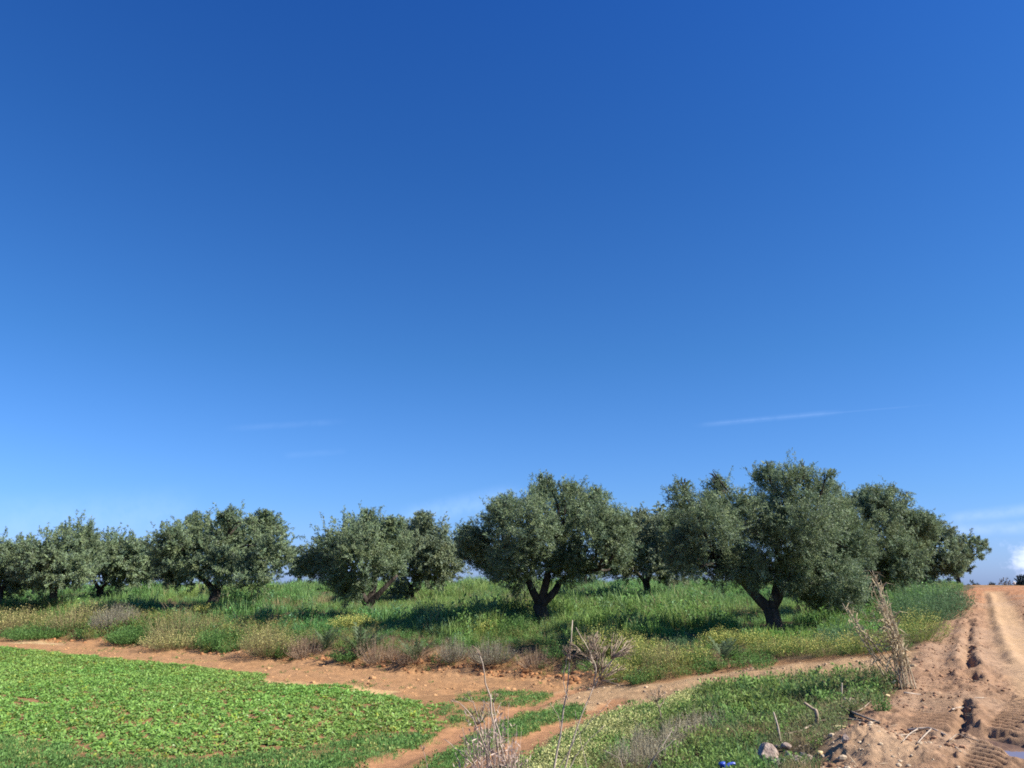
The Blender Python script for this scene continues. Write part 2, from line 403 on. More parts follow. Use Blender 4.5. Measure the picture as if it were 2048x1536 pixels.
def curve(pts, n=12):
    """Catmull-Rom through pts"""
    P = np.asarray(pts, float); P = np.concatenate([2 * P[:1] - P[1:2], P, 2 * P[-1:] - P[-2:-1]])
    out = []
    m = len(P) - 3
    for t in np.linspace(0, m - 1e-6, n):
        i = int(t); f = t - i; a, b, c, d = P[i:i + 4]
        out.append(.5 * ((2 * b) + (c - a) * f + (2 * a - 5 * b + 4 * c - d) * f ** 2 + (3 * b - a - 3 * c + d) * f ** 3))
    return np.array(out)

# ------------------------------------------------------------------ ground sheet
def build_ground():
    th = np.concatenate([np.radians(np.arange(-180, -46, 3.0)), np.radians(np.arange(-46, 46.01, 0.075)), np.radians(np.arange(48, 180, 3.0))])
    r = np.concatenate([np.array([0.25, .6, 1.1, 1.7, 2.4, 3.2, 4.0, 4.8]), 1 / np.linspace(1 / 5.5, 1 / 80, 520), np.geomspace(84, 6000, 26)])
    nt, nr = len(th), len(r)
    X = (np.sin(th)[None] * r[:, None]).ravel(); Y = (np.cos(th)[None] * r[:, None]).ravel()
    z, n, Z, G = ground_z(X, Y, want=True)
    xn, yn = X[n], Y[n]
    def C3(*c): return np.array(c)[None]
    f1 = fbm(xn, yn, 1.1, 4, 101)[:, None]; f2 = fbm(xn, yn, 6, 4, 103)[:, None]; f3 = fbm(xn, yn, .35, 3, 105)[:, None]
    soil_green = C3(.13, .095, .05) * (0.7 + .6 * f2)
    col = soil_green.repeat(1, 0) * np.ones((len(xn), 1))
    def mixin(w, c):
        nonlocal col
        w = np.clip(np.asarray(w), 0, 1).reshape(-1, 1); col = col * (1 - w) + c * w
    bank = C3(.31, .175, .10) * (0.55 + .9 * f2)
    mixin((1 - sstep(.5, 1.1, G['dt'])) * (xn < 3) * (yn > 18), bank)
    field = C3(.35, .19, .095) * (.75 + .5 * f2)
    mixin(sstep(.0, .2, -np.maximum(np.maximum(Z['grove'], Z['slope']), Z['yel'])) * (yn > 0), field)
    for k in ('crop', 'low', 'mix', 'strip', 'edge'):
        mixin(sstep(-.15, .1, Z[k]), field)
    path = (C3(.45, .235, .112) * f1 + C3(.40, .228, .125) * (1 - f1)) * (.70 + .6 * f2)
    mixin(sstep(-.12, .12, Z['head']), path)
    sidep = (C3(.50, .325, .19) * f1 + C3(.42, .255, .145) * (1 - f1)) * (.7 + .6 * f2)
    mixin(sstep(-.15, .15, Z['side']), sidep)
    for T, w in ((tr_a, .34), (tr_b, .32)):
        d4, _, _, _ = seg_dist(xn + .18 * (fbm(xn, yn, 2, 3, 107) - .5) * 2, yn + .2 * (fbm(xn, yn, 2, 3, 108) - .5) * 2, T, False)
        mixin(1 - sstep(w * .6, w * 1.3, d4), C3(.44, .225, .12) * (.8 + .4 * f2))
    mixin(sstep(-.1, .25, Z['sand'] + .3 * (f1[:, 0] - .5)) * .9, C3(.66, .43, .22) * (.85 + .3 * f2))
    mixin(sstep(-.1, .25, Z['sand2']) * .9, C3(.66, .45, .26) * (.85 + .3 * f2))
    mud = (C3(.325, .185, .115) * f1 + C3(.385, .24, .158) * (1 - f1)) * (.68 + .64 * f2)
    mudr = C3(.44, .20, .10) * (.8 + .4 * f2)
    far = sstep(16, 40, yn).reshape(-1, 1)
    mud = mud * (1 - far) + mudr * far
    mixin(sstep(-.2, .15, Z['road']), mud)
    mixin(G['smo'] * .8, C3(.54, .35, .21) * (.9 + .2 * f2))
    mixin(G['flat'] * .35 * sstep(0, .3, Z['road']), C3(.47, .31, .215) * (.9 + .2 * f2))
    mixin((1 - sstep(.5, 1.0, G['mound'])) * .7, C3(.52, .34, .22) * (.8 + .4 * f2))
    mixin(G['hol'] * .5, C3(.30, .19, .14) * np.ones_like(f2))
    full = np.tile(np.array([.07, .085, .035]), (len(X), 1)); full[n] = col
    cen = np.array([[0, 0, float(base_z([0], [0])[0])]])
    V = np.concatenate([np.stack([X, Y, z], -1), cen])
    full = np.concatenate([full, full[:1]])
    i = np.arange(nr - 1)[:, None] * nt; j = np.arange(nt)[None]; j2 = (j + 1) % nt
    Fq = np.stack([i + j, i + nt + j, i + nt + j2, i + j2], -1).reshape(-1, 4)
    ft = np.stack([np.full(nt, len(V) - 1), np.arange(nt), (np.arange(nt) + 1) % nt], -1)
    me = bpy.data.meshes.new('ground')
    me.vertices.add(len(V)); me.vertices.foreach_set('co', V.astype(np.float32).ravel())
    nl = Fq.size + ft.size
    me.loops.add(nl); me.loops.foreach_set('vertex_index', np.concatenate([Fq.ravel(), ft.ravel()]).astype(np.int32))
    me.polygons.add(len(Fq) + len(ft))
    me.polygons.foreach_set('loop_start', np.concatenate([np.arange(0, Fq.size, 4), Fq.size + np.arange(0, ft.size, 3)]).astype(np.int32))
    me.update(calc_edges=True)
    me.polygons.foreach_set('use_smooth', np.ones(len(me.polygons), bool))
    a = me.attributes.new('Soil', 'FLOAT_COLOR', 'POINT'); cc = np.ones((len(V), 4), np.float32); cc[:, :3] = np.clip(full, 0, 1)
    cc[:, :3] *= np.array([.755, .76, .685]); a.data.foreach_set('color', cc.ravel())
    m, nt_, N, L = new_mat('soil')
    at_ = N.new('ShaderNodeAttribute'); at_.attribute_name = 'Soil'
    tc = N.new('ShaderNodeTexCoord')
    n1 = N.new('ShaderNodeTexNoise'); n1.inputs['Scale'].default_value = 9; n1.inputs['Detail'].default_value = 8; n1.inputs['Roughness'].default_value = .7
    rp = N.new('ShaderNodeMapRange'); rp.inputs[1].default_value = .3; rp.inputs[2].default_value = .7; rp.inputs[3].default_value = .72; rp.inputs[4].default_value = 1.22
    mul = N.new('ShaderNodeVectorMath'); mul.operation = 'SCALE'
    n2 = N.new('ShaderNodeTexNoise'); n2.inputs['Scale'].default_value = 34; n2.inputs['Detail'].default_value = 9; n2.inputs['Roughness'].default_value = .78
    bp = N.new('ShaderNodeBump'); bp.inputs['Strength'].default_value = .75; bp.inputs['Distance'].default_value = .03
    b = N.new('ShaderNodeBsdfPrincipled'); b.inputs['Roughness'].default_value = .9; b.inputs['Specular IOR Level'].default_value = .15
    o = N.new('ShaderNodeOutputMaterial')
    L.new(tc.outputs['Object'], n1.inputs[0]); L.new(tc.outputs['Object'], n2.inputs[0])
    L.new(n1.outputs[0], rp.inputs[0]); L.new(at_.outputs['Color'], mul.inputs[0]); L.new(rp.outputs[0], mul.inputs['Scale'])
    L.new(mul.outputs[0], b.inputs['Base Color']); L.new(n2.outputs[0], bp.inputs['Height']); L.new(bp.outputs[0], b.inputs['Normal']); L.new(b.outputs[0], o.inputs[0])
    me.materials.append(m)
    ob = bpy.data.objects.new('ground', me); COL.objects.link(ob)
    tag(ob, 'red brown soil of field, muddy track and grove floor', None, None, 'structure')
    return ob
build_ground()

# puddle
def build_puddle():
    n = 64; a = np.linspace(0, 2 * math.pi, n, endpoint=False)
    zc = float(base_z([puddle[0]], [puddle[1]])[0]) - 0.062
    v = np.stack([puddle[0] + .29 * np.cos(a), puddle[1] + 1.3 * np.sin(a), np.full(n, zc)], -1).tolist()
    me = bpy.data.meshes.new('puddle_water'); me.from_pydata(v, [], [tuple(range(n))]); me.update()
    m, nt, N, L = new_mat('muddy_water')
    b = N.new('ShaderNodeBsdfPrincipled'); b.inputs['Base Color'].default_value = (.16, .10, .075, 1); b.inputs['Roughness'].default_value = .04; b.inputs['IOR'].default_value = 1.33
    b.inputs['Specular IOR Level'].default_value = .8
    o = N.new('ShaderNodeOutputMaterial'); L.new(b.outputs[0], o.inputs[0]); me.materials.append(m)
    ob = bpy.data.objects.new('puddle_water', me); COL.objects.link(ob)
    tag(ob, 'small muddy puddle reflecting the sky in the track', None, None, 'structure')
build_puddle()

# ------------------------------------------------------------------ olive trees
def olive(base, Y, blobs, limbs, label, trunk_r=0.26, dens=1.0, fork_h=None, tintk=1.0, group='olive trees of the grove', name='olive_tree', warm=0.0, seed=0, sink=.1):
    bu, bv = base
    b = at(bu, bv, Y); b[2] = float(ground_z([b[0]], [b[1]])[0])
    root = empty(name, b)
    tag(root, label, 'tree', group)
    T = Tubes()
    pxm = Y / F
    bl = []
    us = np.array([q[0] for q in blobs], float); uc = (us.min() + us.max()) / 2; hw = max(30, (us.max() - us.min()) / 2 + 25)
    for k_, q in enumerate(blobs):
        u, v, r = q[:3]
        dy = q[3] if len(q) > 3 else (-1.1 if k_ % 2 else .75) * rng.uniform(.15, .75) * hw * pxm * math.sqrt(max(.05, 1 - ((u - uc) / hw) ** 2))
        bl.append((at(u, v, Y + dy), r * pxm))
    # trunk and limbs
    forks = []
    if limbs:
        fu, fv = limbs[0][0]
        fk = at(fu, fv, Y)
    else:
        fk = b + np.array([rng.uniform(-.15, .15), 0, fork_h or 1.0])
    tp = curve([b - np.array([0, 0, sink]), b + (fk - b) * .35 + np.array([rng.uniform(-.06, .06), rng.uniform(-.06, .06), 0]), fk, fk + (fk - b) * .15], 9)
    T.tube(tp, trunk_r * .9 * np.array([1.45, 1.2, 1.03, .95, .92, .92, .95, .85, .6]), 14, .28, seed)
    nodes = []
    for lm in limbs:
        pts = [fk] + [at(u, v, Y + (k + 1) * rng.uniform(-.25, .25)) for k, (u, v) in enumerate(lm[1:])]
        c = curve(pts, 12)
        r0 = trunk_r * rng.uniform(.50, .62)
        T.tube(c, np.linspace(r0, r0 * .28, 12), 10, .2, seed + 3)
        nodes += list(c[4:])
    if not nodes: nodes = [fk]
    nodes = np.array(nodes)
    for c, r in bl:
        k = np.argmin(((nodes - c) ** 2).sum(1) + 1.5 * np.maximum(nodes[:, 2] - c[2], 0) ** 2)
        s = nodes[k]; mid = (s + c) / 2 + rng.normal(size=3) * .12 * np.linalg.norm(c - s)
        T.tube(curve([s, mid, c], 9), np.linspace(trunk_r * .2, .022, 9), 7, .12, seed)
        for _ in range(6):
            d = unit(rdir(1)[0] + np.array([0, 0, .35])); e = c + d * r * rng.uniform(.6, .95); m2 = c + d * r * .4 + rng.normal(size=3) * .1 * r
            T.tube(curve([c + (s - c) * rng.uniform(0, .3), m2, e], 6), np.linspace(.022, .006, 6), 5)
    T.build('trunk', M_bark, root, b)
    # crown
    ll = max(0.072, 2.3 * Y / 773.0); lw = .30 * ll
    Q = Quads()
    tc_ = np.mean([c for c, r in bl], axis=0) - np.array([0, 0, .5])
    base_c = np.array([.172, .228, .114]) * (1 - warm) + np.array([.215, .21, .124]) * warm
    for c, r in bl:
        # sprays: leaning shoots that carry twigs, twigs carry leaves
        m, tw_n = 9, 9
        ns = max(4, int(dens * (2.5 if r > .55 else 3.2) * 4 * math.pi * r * r / (.15 * ll * ll) / (m * tw_n)))
        d = rdir(ns); rad = r * (.30 + .66 * rng.random(ns) ** .6)
        o = c + d * rad[:, None] * np.array([1.06, 1.06, .92]) + rng.normal(size=(ns, 3)) * .10 * r - np.array([0, 0, .26 * float(sstep(-.3, 1.0, np.array(c[2] - tc_[2] - .3)))])
        keep = vn3(o * 1.5, 7 + seed) > .30 + .15 * rng.random(ns)
        o = o[keep]; d = d[keep]; ns = len(o)
        if not ns: continue
        hang = (rng.random(ns) < .13) & (d[:, 2] < .3)
        ax = unit(d * .40 + unit(o - tc_) * .45 + np.stack([np.zeros(ns), np.zeros(ns), np.where(hang, -.8, .55)], 1) + rng.normal(size=(ns, 3)) * .38)
        sl_ = rng.uniform(.28, .62, ns) * min(1.15, max(.62, r * 1.1)) * (1 + .75 * (rng.random(ns) < .10) * (d[:, 2] > 0))
        t = np.linspace(.1, 1, tw_n)
        tb = o[:, None] + ax[:, None] * (sl_[:, None] * t)[..., None]
        td = unit(ax[:, None] * .75 + rng.normal(size=tb.shape) * .55)
        tl = (rng.uniform(.12, .26, (ns, tw_n)) * (1.15 - .55 * t))
        f = (np.arange(m) + .5) / m
        pos = tb[:, :, None] + td[:, :, None] * (tl[..., None] * f)[..., None]
        pos = pos + rng.normal(size=pos.shape) * .016
        ld = td[:, :, None] * .75 + rng.normal(size=pos.shape) * .55
        N_ = ns * tw_n * m
        nrm = np.broadcast_to((unit(o - tc_) * .5 + d * .25 + np.array([0, 0, .5]))[:, None, None], pos.shape) + rng.normal(size=pos.shape) * .62
        q = leaves(pos.reshape(-1, 3), ld.reshape(-1, 3), ll * rng.uniform(.65, 1.15, N_), lw * rng.uniform(.7, 1.2, N_), unit(nrm.reshape(-1, 3)))
        sp = rng.normal(1, .17, (ns, 1, 1, 1)) + rng.normal(0, .05, (ns, 1, 1, 1)) * np.array([1.3, .5, -.7])
        sil = rng.random((ns, tw_n, m, 1)) < .16
        cc = np.where(sil, np.array([.215, .255, .185]), base_c) * sp * rng.uniform(.85, 1.15, (ns, tw_n, m, 1)) * tintk
        Q.add(q, cc.reshape(-1, 3))
        # larger leaves deep inside the clump close it
        ni = int(60 * r * r * dens / max(.12, ll) * .35)
        pi_ = c + rdir(ni) * (r * .62 * rng.random(ni) ** .4)[:, None]
        Q.add(leaves(pi_, rdir(ni), np.full(ni, .22 * max(1, ll / .085)), np.full(ni, .085 * max(1, ll / .085))), base_c * .9 * tintk)
    Q.build('crown', M_leaf, root, b)
    return root

olive((0, 1205), 46, [(15, 1118, 48), (62, 1103, 38), (55, 1150, 46), (-40, 1125, 55), (-10, 1155, 45), (-90, 1130, 50)], [[(2, 1180), (-20, 1150)], [(2, 1180), (30, 1145)]],
      'grey-green olive tree cut by the left edge of the photo', .22, seed=1)
olive((107, 1214), 44, [(150, 1078, 40), (100, 1108, 44), (148, 1118, 50), (90, 1142, 32), (60, 1125, 34), (140, 1145, 32)], [[(107, 1185), (95, 1150)], [(107, 1185), (135, 1140)]],
      'olive tree with narrow peaked crown, second from the left edge', .24, seed=2)
olive((197, 1202), 50, [(205, 1105, 40), (250, 1108, 44), (225, 1148, 42), (288, 1125, 34), (180, 1142, 30), (265, 1142, 28)], [[(200, 1180), (180, 1150)], [(200, 1180), (222, 1155)]],
      'olive tree behind, its trunk forked in a V, third from the left edge', .25, seed=3)
olive((330, 1190), 58, [(310, 1120, 26), (300, 1145, 26), (335, 1140, 28), (285, 1150, 22)], [], 'small brownish olive tree half hidden behind the broad left one', .16, fork_h=1.0, warm=.45, seed=4)
olive((425, 1214), 41, [(398, 1075, 46), (350, 1100, 42), (455, 1062, 40), (458, 1032, 18), (525, 1058, 36), (552, 1100, 38), (485, 1105, 52), (420, 1125, 52), (362, 1135, 34), (505, 1142, 38), (565, 1120, 24), (445, 1135, 30), (335, 1120, 26), (388, 1145, 24), (530, 1030, 14), (500, 1045, 12), (390, 1035, 12), (560, 1055, 12), (355, 1150, 20), (340, 1070, 12)],
      [[(432, 1185), (400, 1150), (370, 1125)], [(432, 1185), (455, 1150), (480, 1110)], [(432, 1185), (440, 1130), (450, 1080)]], 'full round olive tree with a raised tuft on top, left of the gap of sky', .30, seed=5)
olive((742, 1240), 35, [(635, 1112, 36), (688, 1075, 40), (738, 1045, 24), (725, 1105, 48), (655, 1140, 34), (782, 1045, 20), (770, 1085, 42), (705, 1155, 34), (765, 1130, 36), (690, 1185, 24, -.3), (620, 1135, 20), (690, 1120, 40), (735, 1070, 34), (735, 1026, 11), (700, 1038, 11), (655, 1065, 12), (630, 1080, 12)],
      [[(735, 1212), (722, 1185), (690, 1150), (660, 1130)], [(735, 1212), (765, 1180), (795, 1150)], [(735, 1212), (750, 1160), (740, 1100)]], 'olive tree with a thick leaning pale-barked trunk beside yellow flowers', .30, seed=6)
olive((822, 1205), 44, [(845, 1062, 34), (866, 1092, 42), (885, 1128, 34), (832, 1120, 44), (805, 1082, 34), (848, 1035, 15), (898, 1105, 24), (860, 1145, 30), (800, 1185, 24, -.5), (835, 1090, 38)], [[(822, 1175), (800, 1140)], [(822, 1175), (850, 1135)]],
      'dull olive tree with slim trunk standing behind the leaning one', .17, warm=.30, seed=7)
olive((1085, 1238), 30, [(1085, 990, 34), (1132, 992, 36), (1180, 1005, 36), (1012, 1018, 32), (1000, 1040, 32), (1060, 1060, 50), (1130, 1055, 56), (1192, 1060, 44), (1222, 1085, 36), (945, 1078, 26), (985, 1105, 42), (1035, 1125, 42), (1095, 1110, 52), (1165, 1115, 40), (1040, 1160, 22, -.4), (1090, 960, 14), (945, 1105, 24), (1160, 1030, 40), (1100, 1030, 44), (1218, 1048, 34), (1228, 1115, 28), (1020, 1140, 24, -.5), (1150, 975, 14), (1195, 985, 13), (1010, 995, 13), (955, 1090, 26), (1000, 1130, 28), (1130, 1135, 30, -.3), (1205, 1120, 32), (1240, 1070, 26)],
      [[(1080, 1212), (1060, 1170), (1045, 1130), (1010, 1090)], [(1080, 1212), (1108, 1185), (1130, 1155), (1195, 1140)], [(1080, 1212), (1095, 1150), (1100, 1080)]], 'tall olive tree with a Y-shaped bare trunk and one open side lobe', .30, seed=8)
olive((1297, 1205), 42, [(1258, 1060, 34), (1300, 1062, 36), (1345, 1082, 38), (1250, 1108, 36), (1300, 1115, 42), (1350, 1120, 34), (1225, 1050, 24), (1320, 1022, 18), (1222, 1128, 20), (1335, 1145, 20), (1275, 1085, 40), (1362, 1060, 34), (1240, 1085, 34), (1380, 1090, 30), (1350, 1035, 18), (1228, 1068, 34), (1280, 1040, 26), (1375, 1120, 32), (1395, 1060, 26), (1330, 1135, 28), (1255, 1135, 26)],
      [[(1292, 1165), (1260, 1130)], [(1292, 1165), (1310, 1130), (1340, 1110)]], 'brownish olive tree with one slender trunk, between the two largest', .22, warm=.35, seed=9)
olive((1546, 1263), 25, [(1538, 958, 36), (1592, 965, 40), (1648, 975, 26), (1480, 1005, 36), (1432, 968, 22), (1368, 985, 24), (1375, 1040, 38), (1440, 1050, 44), (1520, 1030, 60), (1598, 1035, 62), (1655, 1040, 50), (1388, 1110, 34), (1460, 1095, 40), (1550, 1105, 58), (1630, 1110, 58), (1685, 1165, 40), (1695, 1095, 44), (1400, 1135, 22), (1650, 1165, 42, .8), (1430, 1005, 30), (1500, 1140, 36, .6), (1600, 1150, 46, .9), (1536, 928, 12), (1690, 1200, 26, 1.2), (1605, 930, 12), (1655, 948, 11), (1425, 948, 11), (1365, 965, 12), (1655, 1190, 30, 1.5), (1615, 1185, 26, 1.6), (1440, 1130, 32, -.6), (1480, 1135, 30, -.8), (1520, 1150, 30, -.5), (1400, 1080, 34), (1345, 1060, 26), (1350, 1110, 26), (1580, 1150, 32, -.4)],
      [[(1542, 1222), (1508, 1188), (1475, 1155), (1435, 1125)], [(1542, 1222), (1562, 1180), (1580, 1140), (1605, 1080)], [(1542, 1222), (1556, 1160), (1552, 1090)]], 'largest and nearest olive tree, broad dark crown over a stout forked trunk', .30, seed=10)
olive((1722, 1236), 31, [(1702, 1008, 30), (1758, 1005, 34), (1800, 1015, 26), (1740, 1055, 48), (1808, 1062, 36), (1770, 1105, 50), (1722, 1145, 46), (1800, 1125, 36), (1825, 1090, 28), (1700, 1070, 40), (1760, 1160, 36), (1730, 1000, 26), (1740, 980, 11), (1780, 980, 11), (1815, 990, 11), (1840, 1050, 26)], [],
      'grey olive tree merging with the right side of the largest one', .26, fork_h=1.0, seed=11)
olive((1852, 1192), 40, [(1860, 1048, 22), (1880, 1075, 28), (1850, 1105, 36), (1888, 1118, 32), (1835, 1142, 30), (1912, 1130, 18), (1830, 1080, 30), (1860, 1140, 28)], [], 'olive tree beyond the tall weeds, near the mud track', .2, fork_h=1.0, seed=12, warm=.15)
olive((1918, 1174), 52, [(1940, 1088, 20), (1958, 1085, 14), (1922, 1108, 20), (1932, 1128, 16), (1902, 1140, 18), (1948, 1112, 14), (1915, 1090, 10), (1945, 1138, 8)], [[(1915, 1155), (1900, 1140)], [(1915, 1155), (1935, 1110)]],
      'small ragged olive tree on the skyline, last one before the track', .15, dens=.8, seed=13)
olive((597, 1172), 70, [(592, 1140, 14), (606, 1142, 15), (598, 1128, 11)], [], 'tiny olive tree far off in the gap of sky beside the round tree', .14, fork_h=.9, seed=14)
olive((1172, 1172), 60, [(1165, 1150, 12), (1182, 1148, 14), (1175, 1138, 12)], [], 'tiny dark olive tree seen under the branch of the Y-trunked tree', .14, fork_h=.9, seed=15)

# ------------------------------------------------------------------ plant templates
def blades(n, h, r, w, bend, c0, c1, segs=1, var=.2):
    a = rng.random(n) * 2 * math.pi; rr = r * np.sqrt(rng.random(n))
    p = np.stack([rr * np.cos(a), rr * np.sin(a), np.full(n, -.03)], -1)
    hh = h * rng.uniform(.5, 1.0, n); la = rng.random(n) * 2 * math.pi; ln = bend * rng.uniform(.2, 1, n) * hh
    out = np.stack([np.cos(la), np.sin(la), np.zeros(n)], -1)
    fa = rng.random(n) * 2 * math.pi; wd = np.stack([np.cos(fa), np.sin(fa), np.zeros(n)], -1) * (w * rng.uniform(.6, 1.2, n))[:, None] / 2
    c = np.asarray(c0) + (np.asarray(c1) - np.asarray(c0)) * rng.random((n, 1)); c = c * rng.normal(1, var * .5, (n, 1))
    up = np.array([0, 0, 1.0])
    tip = p + up * hh[:, None] + out * ln[:, None]
    if segs == 1:
        return np.stack([p - wd, p + wd, tip + wd * .15, tip - wd * .15], 1), c
    mid = p + up * (hh * .6)[:, None] + out * (ln * .28)[:, None]
    return np.concatenate([np.stack([p - wd, p + wd, mid + wd * .85, mid - wd * .85], 1), np.stack([mid - wd * .85, mid + wd * .85, tip + wd * .08, tip - wd * .08], 1)]), np.concatenate([c, c])

def leafy(ns, h, r, nl, ll, lw, col, stem=(.10, .13, .04), fl=0, fs=.03, fc=(.55, .50, .05), spread=.5, t0=.1, colvar=.18, ftop=.55, stemw=.008):
    """branching herb: ns stems with leaves and (apart) flowers. returns foliage quads, colours, flower quads, colours"""
    a = rng.random(ns) * 2 * math.pi; rr = r * np.sqrt(rng.random(ns))
    p = np.stack([rr * np.cos(a) * .45, rr * np.sin(a) * .45, np.full(ns, -.03)], -1)
    edge = np.sqrt(np.clip(1 - (rr / r) ** 2 * .75, .05, 1))
    tip = np.stack([rr * np.cos(a) * (1 + spread * .2), rr * np.sin(a) * (1 + spread * .2), h * edge * rng.uniform(.5, 1.15, ns)], -1)
    tip[:, :2] += rng.normal(size=(ns, 2)) * .06 * r
    mid = (p + tip) / 2 + np.stack([rr * np.cos(a), rr * np.sin(a), np.zeros(ns)], -1) * .18
    sw = rdir(ns) * stemw / 2
    q = [np.stack([p - sw, p + sw, mid + sw, mid - sw], 1), np.stack([mid - sw, mid + sw, tip + sw * .4, tip - sw * .4], 1)]
    sc = np.asarray(stem) * rng.normal(1, .15, (ns, 1)); c = [sc, sc]
    if nl:
        t = t0 + (1 - t0) * rng.random((ns, nl, 1)) ** .8
        pos = (1 - t) ** 2 * p[:, None] + 2 * t * (1 - t) * mid[:, None] + t * t * tip[:, None]
        pos = pos + rng.normal(size=pos.shape) * ll * .35
        d = unit(tip - p)[:, None] * .35 + rng.normal(size=pos.shape) * .7 + np.array([0, 0, .15])
        n = ns * nl
        q.append(leaves(pos.reshape(-1, 3), d.reshape(-1, 3), ll * rng.uniform(.6, 1.2, n), lw * rng.uniform(.6, 1.2, n)))
        cc = np.asarray(col) * rng.normal(1, colvar, (ns, nl, 1)) * rng.normal(1, .10, (ns, 1, 1)); c.append(cc.reshape(-1, 3))
    fq = np.zeros((0, 4, 3)); fcol = np.zeros((0, 3))
    if fl:
        n = ns * fl
        t = ftop + (1.04 - ftop) * rng.random((ns, fl, 1)) ** .6
        pos = (1 - t) ** 2 * p[:, None] + 2 * t * (1 - t) * mid[:, None] + t * t * tip[:, None] + rng.normal(size=(ns, fl, 3)) * .05 * np.array([1, 1, .6])
        fq = leaves(pos.reshape(-1, 3), rdir(n) + np.array([0, 0, .2]), fs * rng.uniform(.6, 1.2, n), fs * rng.uniform(.6, 1.1, n)); fcol = np.asarray(fc) * rng.normal(1, .18, (n, 1))
    return np.concatenate(q), np.concatenate(c), fq, fcol

def both(t): return np.concatenate([t[0], t[2]]), np.concatenate([t[1], t[3]])

def rosette(n, ll, lw, col):
    """broad crop leaves, each two quads bent along its length"""
    a = rng.random(n) * 2 * math.pi; el = rng.uniform(.3, 1.3, n)
    d = np.stack([np.cos(a) * np.cos(el), np.sin(a) * np.cos(el), np.sin(el)], -1)
    l = ll * rng.uniform(.6, 1.15, n)[:, None]; s = np.stack([-np.sin(a), np.cos(a), np.zeros(n)], -1)
    s = unit(s + rng.normal(size=(n, 3)) * .35)
    w = lw * rng.uniform(.7, 1.2, n)[:, None] / 2
    b = rng.normal(size=(n, 3)) * np.array([.02, .02, .0]); b[:, 2] = 0
    m = b + d * l * .55; tip = m + unit(d * .7 + np.array([0, 0, -.55])) * l * .5
    st = s * .12 * w
    q1 = np.stack([b - st, b + st, m + s * w, m - s * w], 1); q2 = np.stack([m - s * w, m + s * w, tip + s * w * .35, tip - s * w * .35], 1)
    c = np.asarray(col) * rng.normal(1, .11, (n, 1)) + rng.normal(0, .014, (n, 1)) * np.array([1, .8, .2])
    return np.concatenate([q1, q2]), np.concatenate([c, c])

def arching(n, ll, lw, col, lobes=5):
    """silver thistle: arching pinnate leaves"""
    Q = []; Cc = []
    for k in range(n):
        a = rng.random() * 2 * math.pi; l = ll * rng.uniform(.6, 1.1); e = rng.uniform(.8, 1.4)
        ts = np.linspace(0, 1, lobes + 2)
        x = l * ts * math.cos(e) + .2 * l * ts ** 2; z = l * ts * math.sin(e) - .22 * l * ts ** 2
        P = np.stack([x * math.cos(a), x * math.sin(a), z], -1); s = np.array([-math.sin(a), math.cos(a), .1])
        for i in range(lobes + 1):
            w = lw * (1 - .55 * abs(ts[i] - .5) * 2) * .3
            Q.append([P[i] - s * w * .3, P[i] + s * w * .3, P[i + 1] + s * w * .3, P[i + 1] - s * w * .3]); Cc.append(np.array(col) * rng.normal(1.05, .1))
            for sg in (-1, 1):
                tip = P[i] + s * sg * w * 2.3 + (P[i + 1] - P[i]) * 1.0
                Q.append([P[i], P[i] * .5 + tip * .5 - np.array([0, 0, .01]), tip, P[i + 1] * .6 + tip * .4]); Cc.append(np.array(col) * rng.normal(1, .15))
    return np.array(Q), np.array(Cc)

def scatter(B, tmpls, P, scale, tint=None, tilt=.0):
    n = len(P); k = rng.integers(0, len(tmpls), n); yaw = rng.random(n) * 2 * math.pi
    for i, (q, c) in enumerate(tmpls):
        s = np.where(k == i)[0]
        if not len(s): continue
        cy_, sy = np.cos(yaw[s])[:, None, None], np.sin(yaw[s])[:, None, None]
        x = q[None, ..., 0] * cy_ - q[None, ..., 1] * sy; y = q[None, ..., 0] * sy + q[None, ..., 1] * cy_; z = np.broadcast_to(q[None, ..., 2], x.shape)
        sc = np.broadcast_to(np.asarray(scale, float), (n,))[s][:, None, None]
        o = np.stack([x * sc, y * sc, z * sc], -1) + P[s][:, None, None]
        t = np.ones((len(s), 3)) if tint is None else tint[s]
        B.add(o.reshape(-1, 4, 3), (c[None] * t[:, None]).reshape(-1, 3))

def pts_in(poly, dens, ylo=0, yhi=1e9, fall=None, pad=0.0):
    """random plan points inside a polygon, dens per square metre, thinned with distance when fall = reference distance"""
    lo = poly.min(0); hi = poly.max(0); lo = np.maximum(lo, [-60, ylo]); hi = np.minimum(hi, [45, yhi])
    n = int((hi[0] - lo[0]) * (hi[1] - lo[1]) * dens)
    p = rng.random((n, 2)) * (hi - lo) + lo
    ok = np.abs(p[:, 0]) < p[:, 1] * .82 + 3
    if fall: ok &= rng.random(n) < np.minimum(1, fall / np.maximum(p[:, 1], 1)) ** 1.3
    p = p[ok]
    s = sd(p[:, 0] + .2 * (fbm(p[:, 0], p[:, 1], 1.3, 3, 5) - .5) * 2, p[:, 1] + .3 * (fbm(p[:, 0], p[:, 1], 1.3, 3, 9) - .5) * 2, poly)
    m = s > pad
    return p[m], s[m]

def on_ground(p): return np.concatenate([p, ground_z(p[:, 0], p[:, 1])[:, None]], 1)

GREEN = np.array([.125, .235, .06]); DKGREEN = np.array([.085, .165, .055]); BLUEG = np.array([.115, .195, .088]); YG = np.array([.245, .275, .075]); STRAW = np.array([.40, .32, .17]); BROWN = np.array([.26, .17, .10])

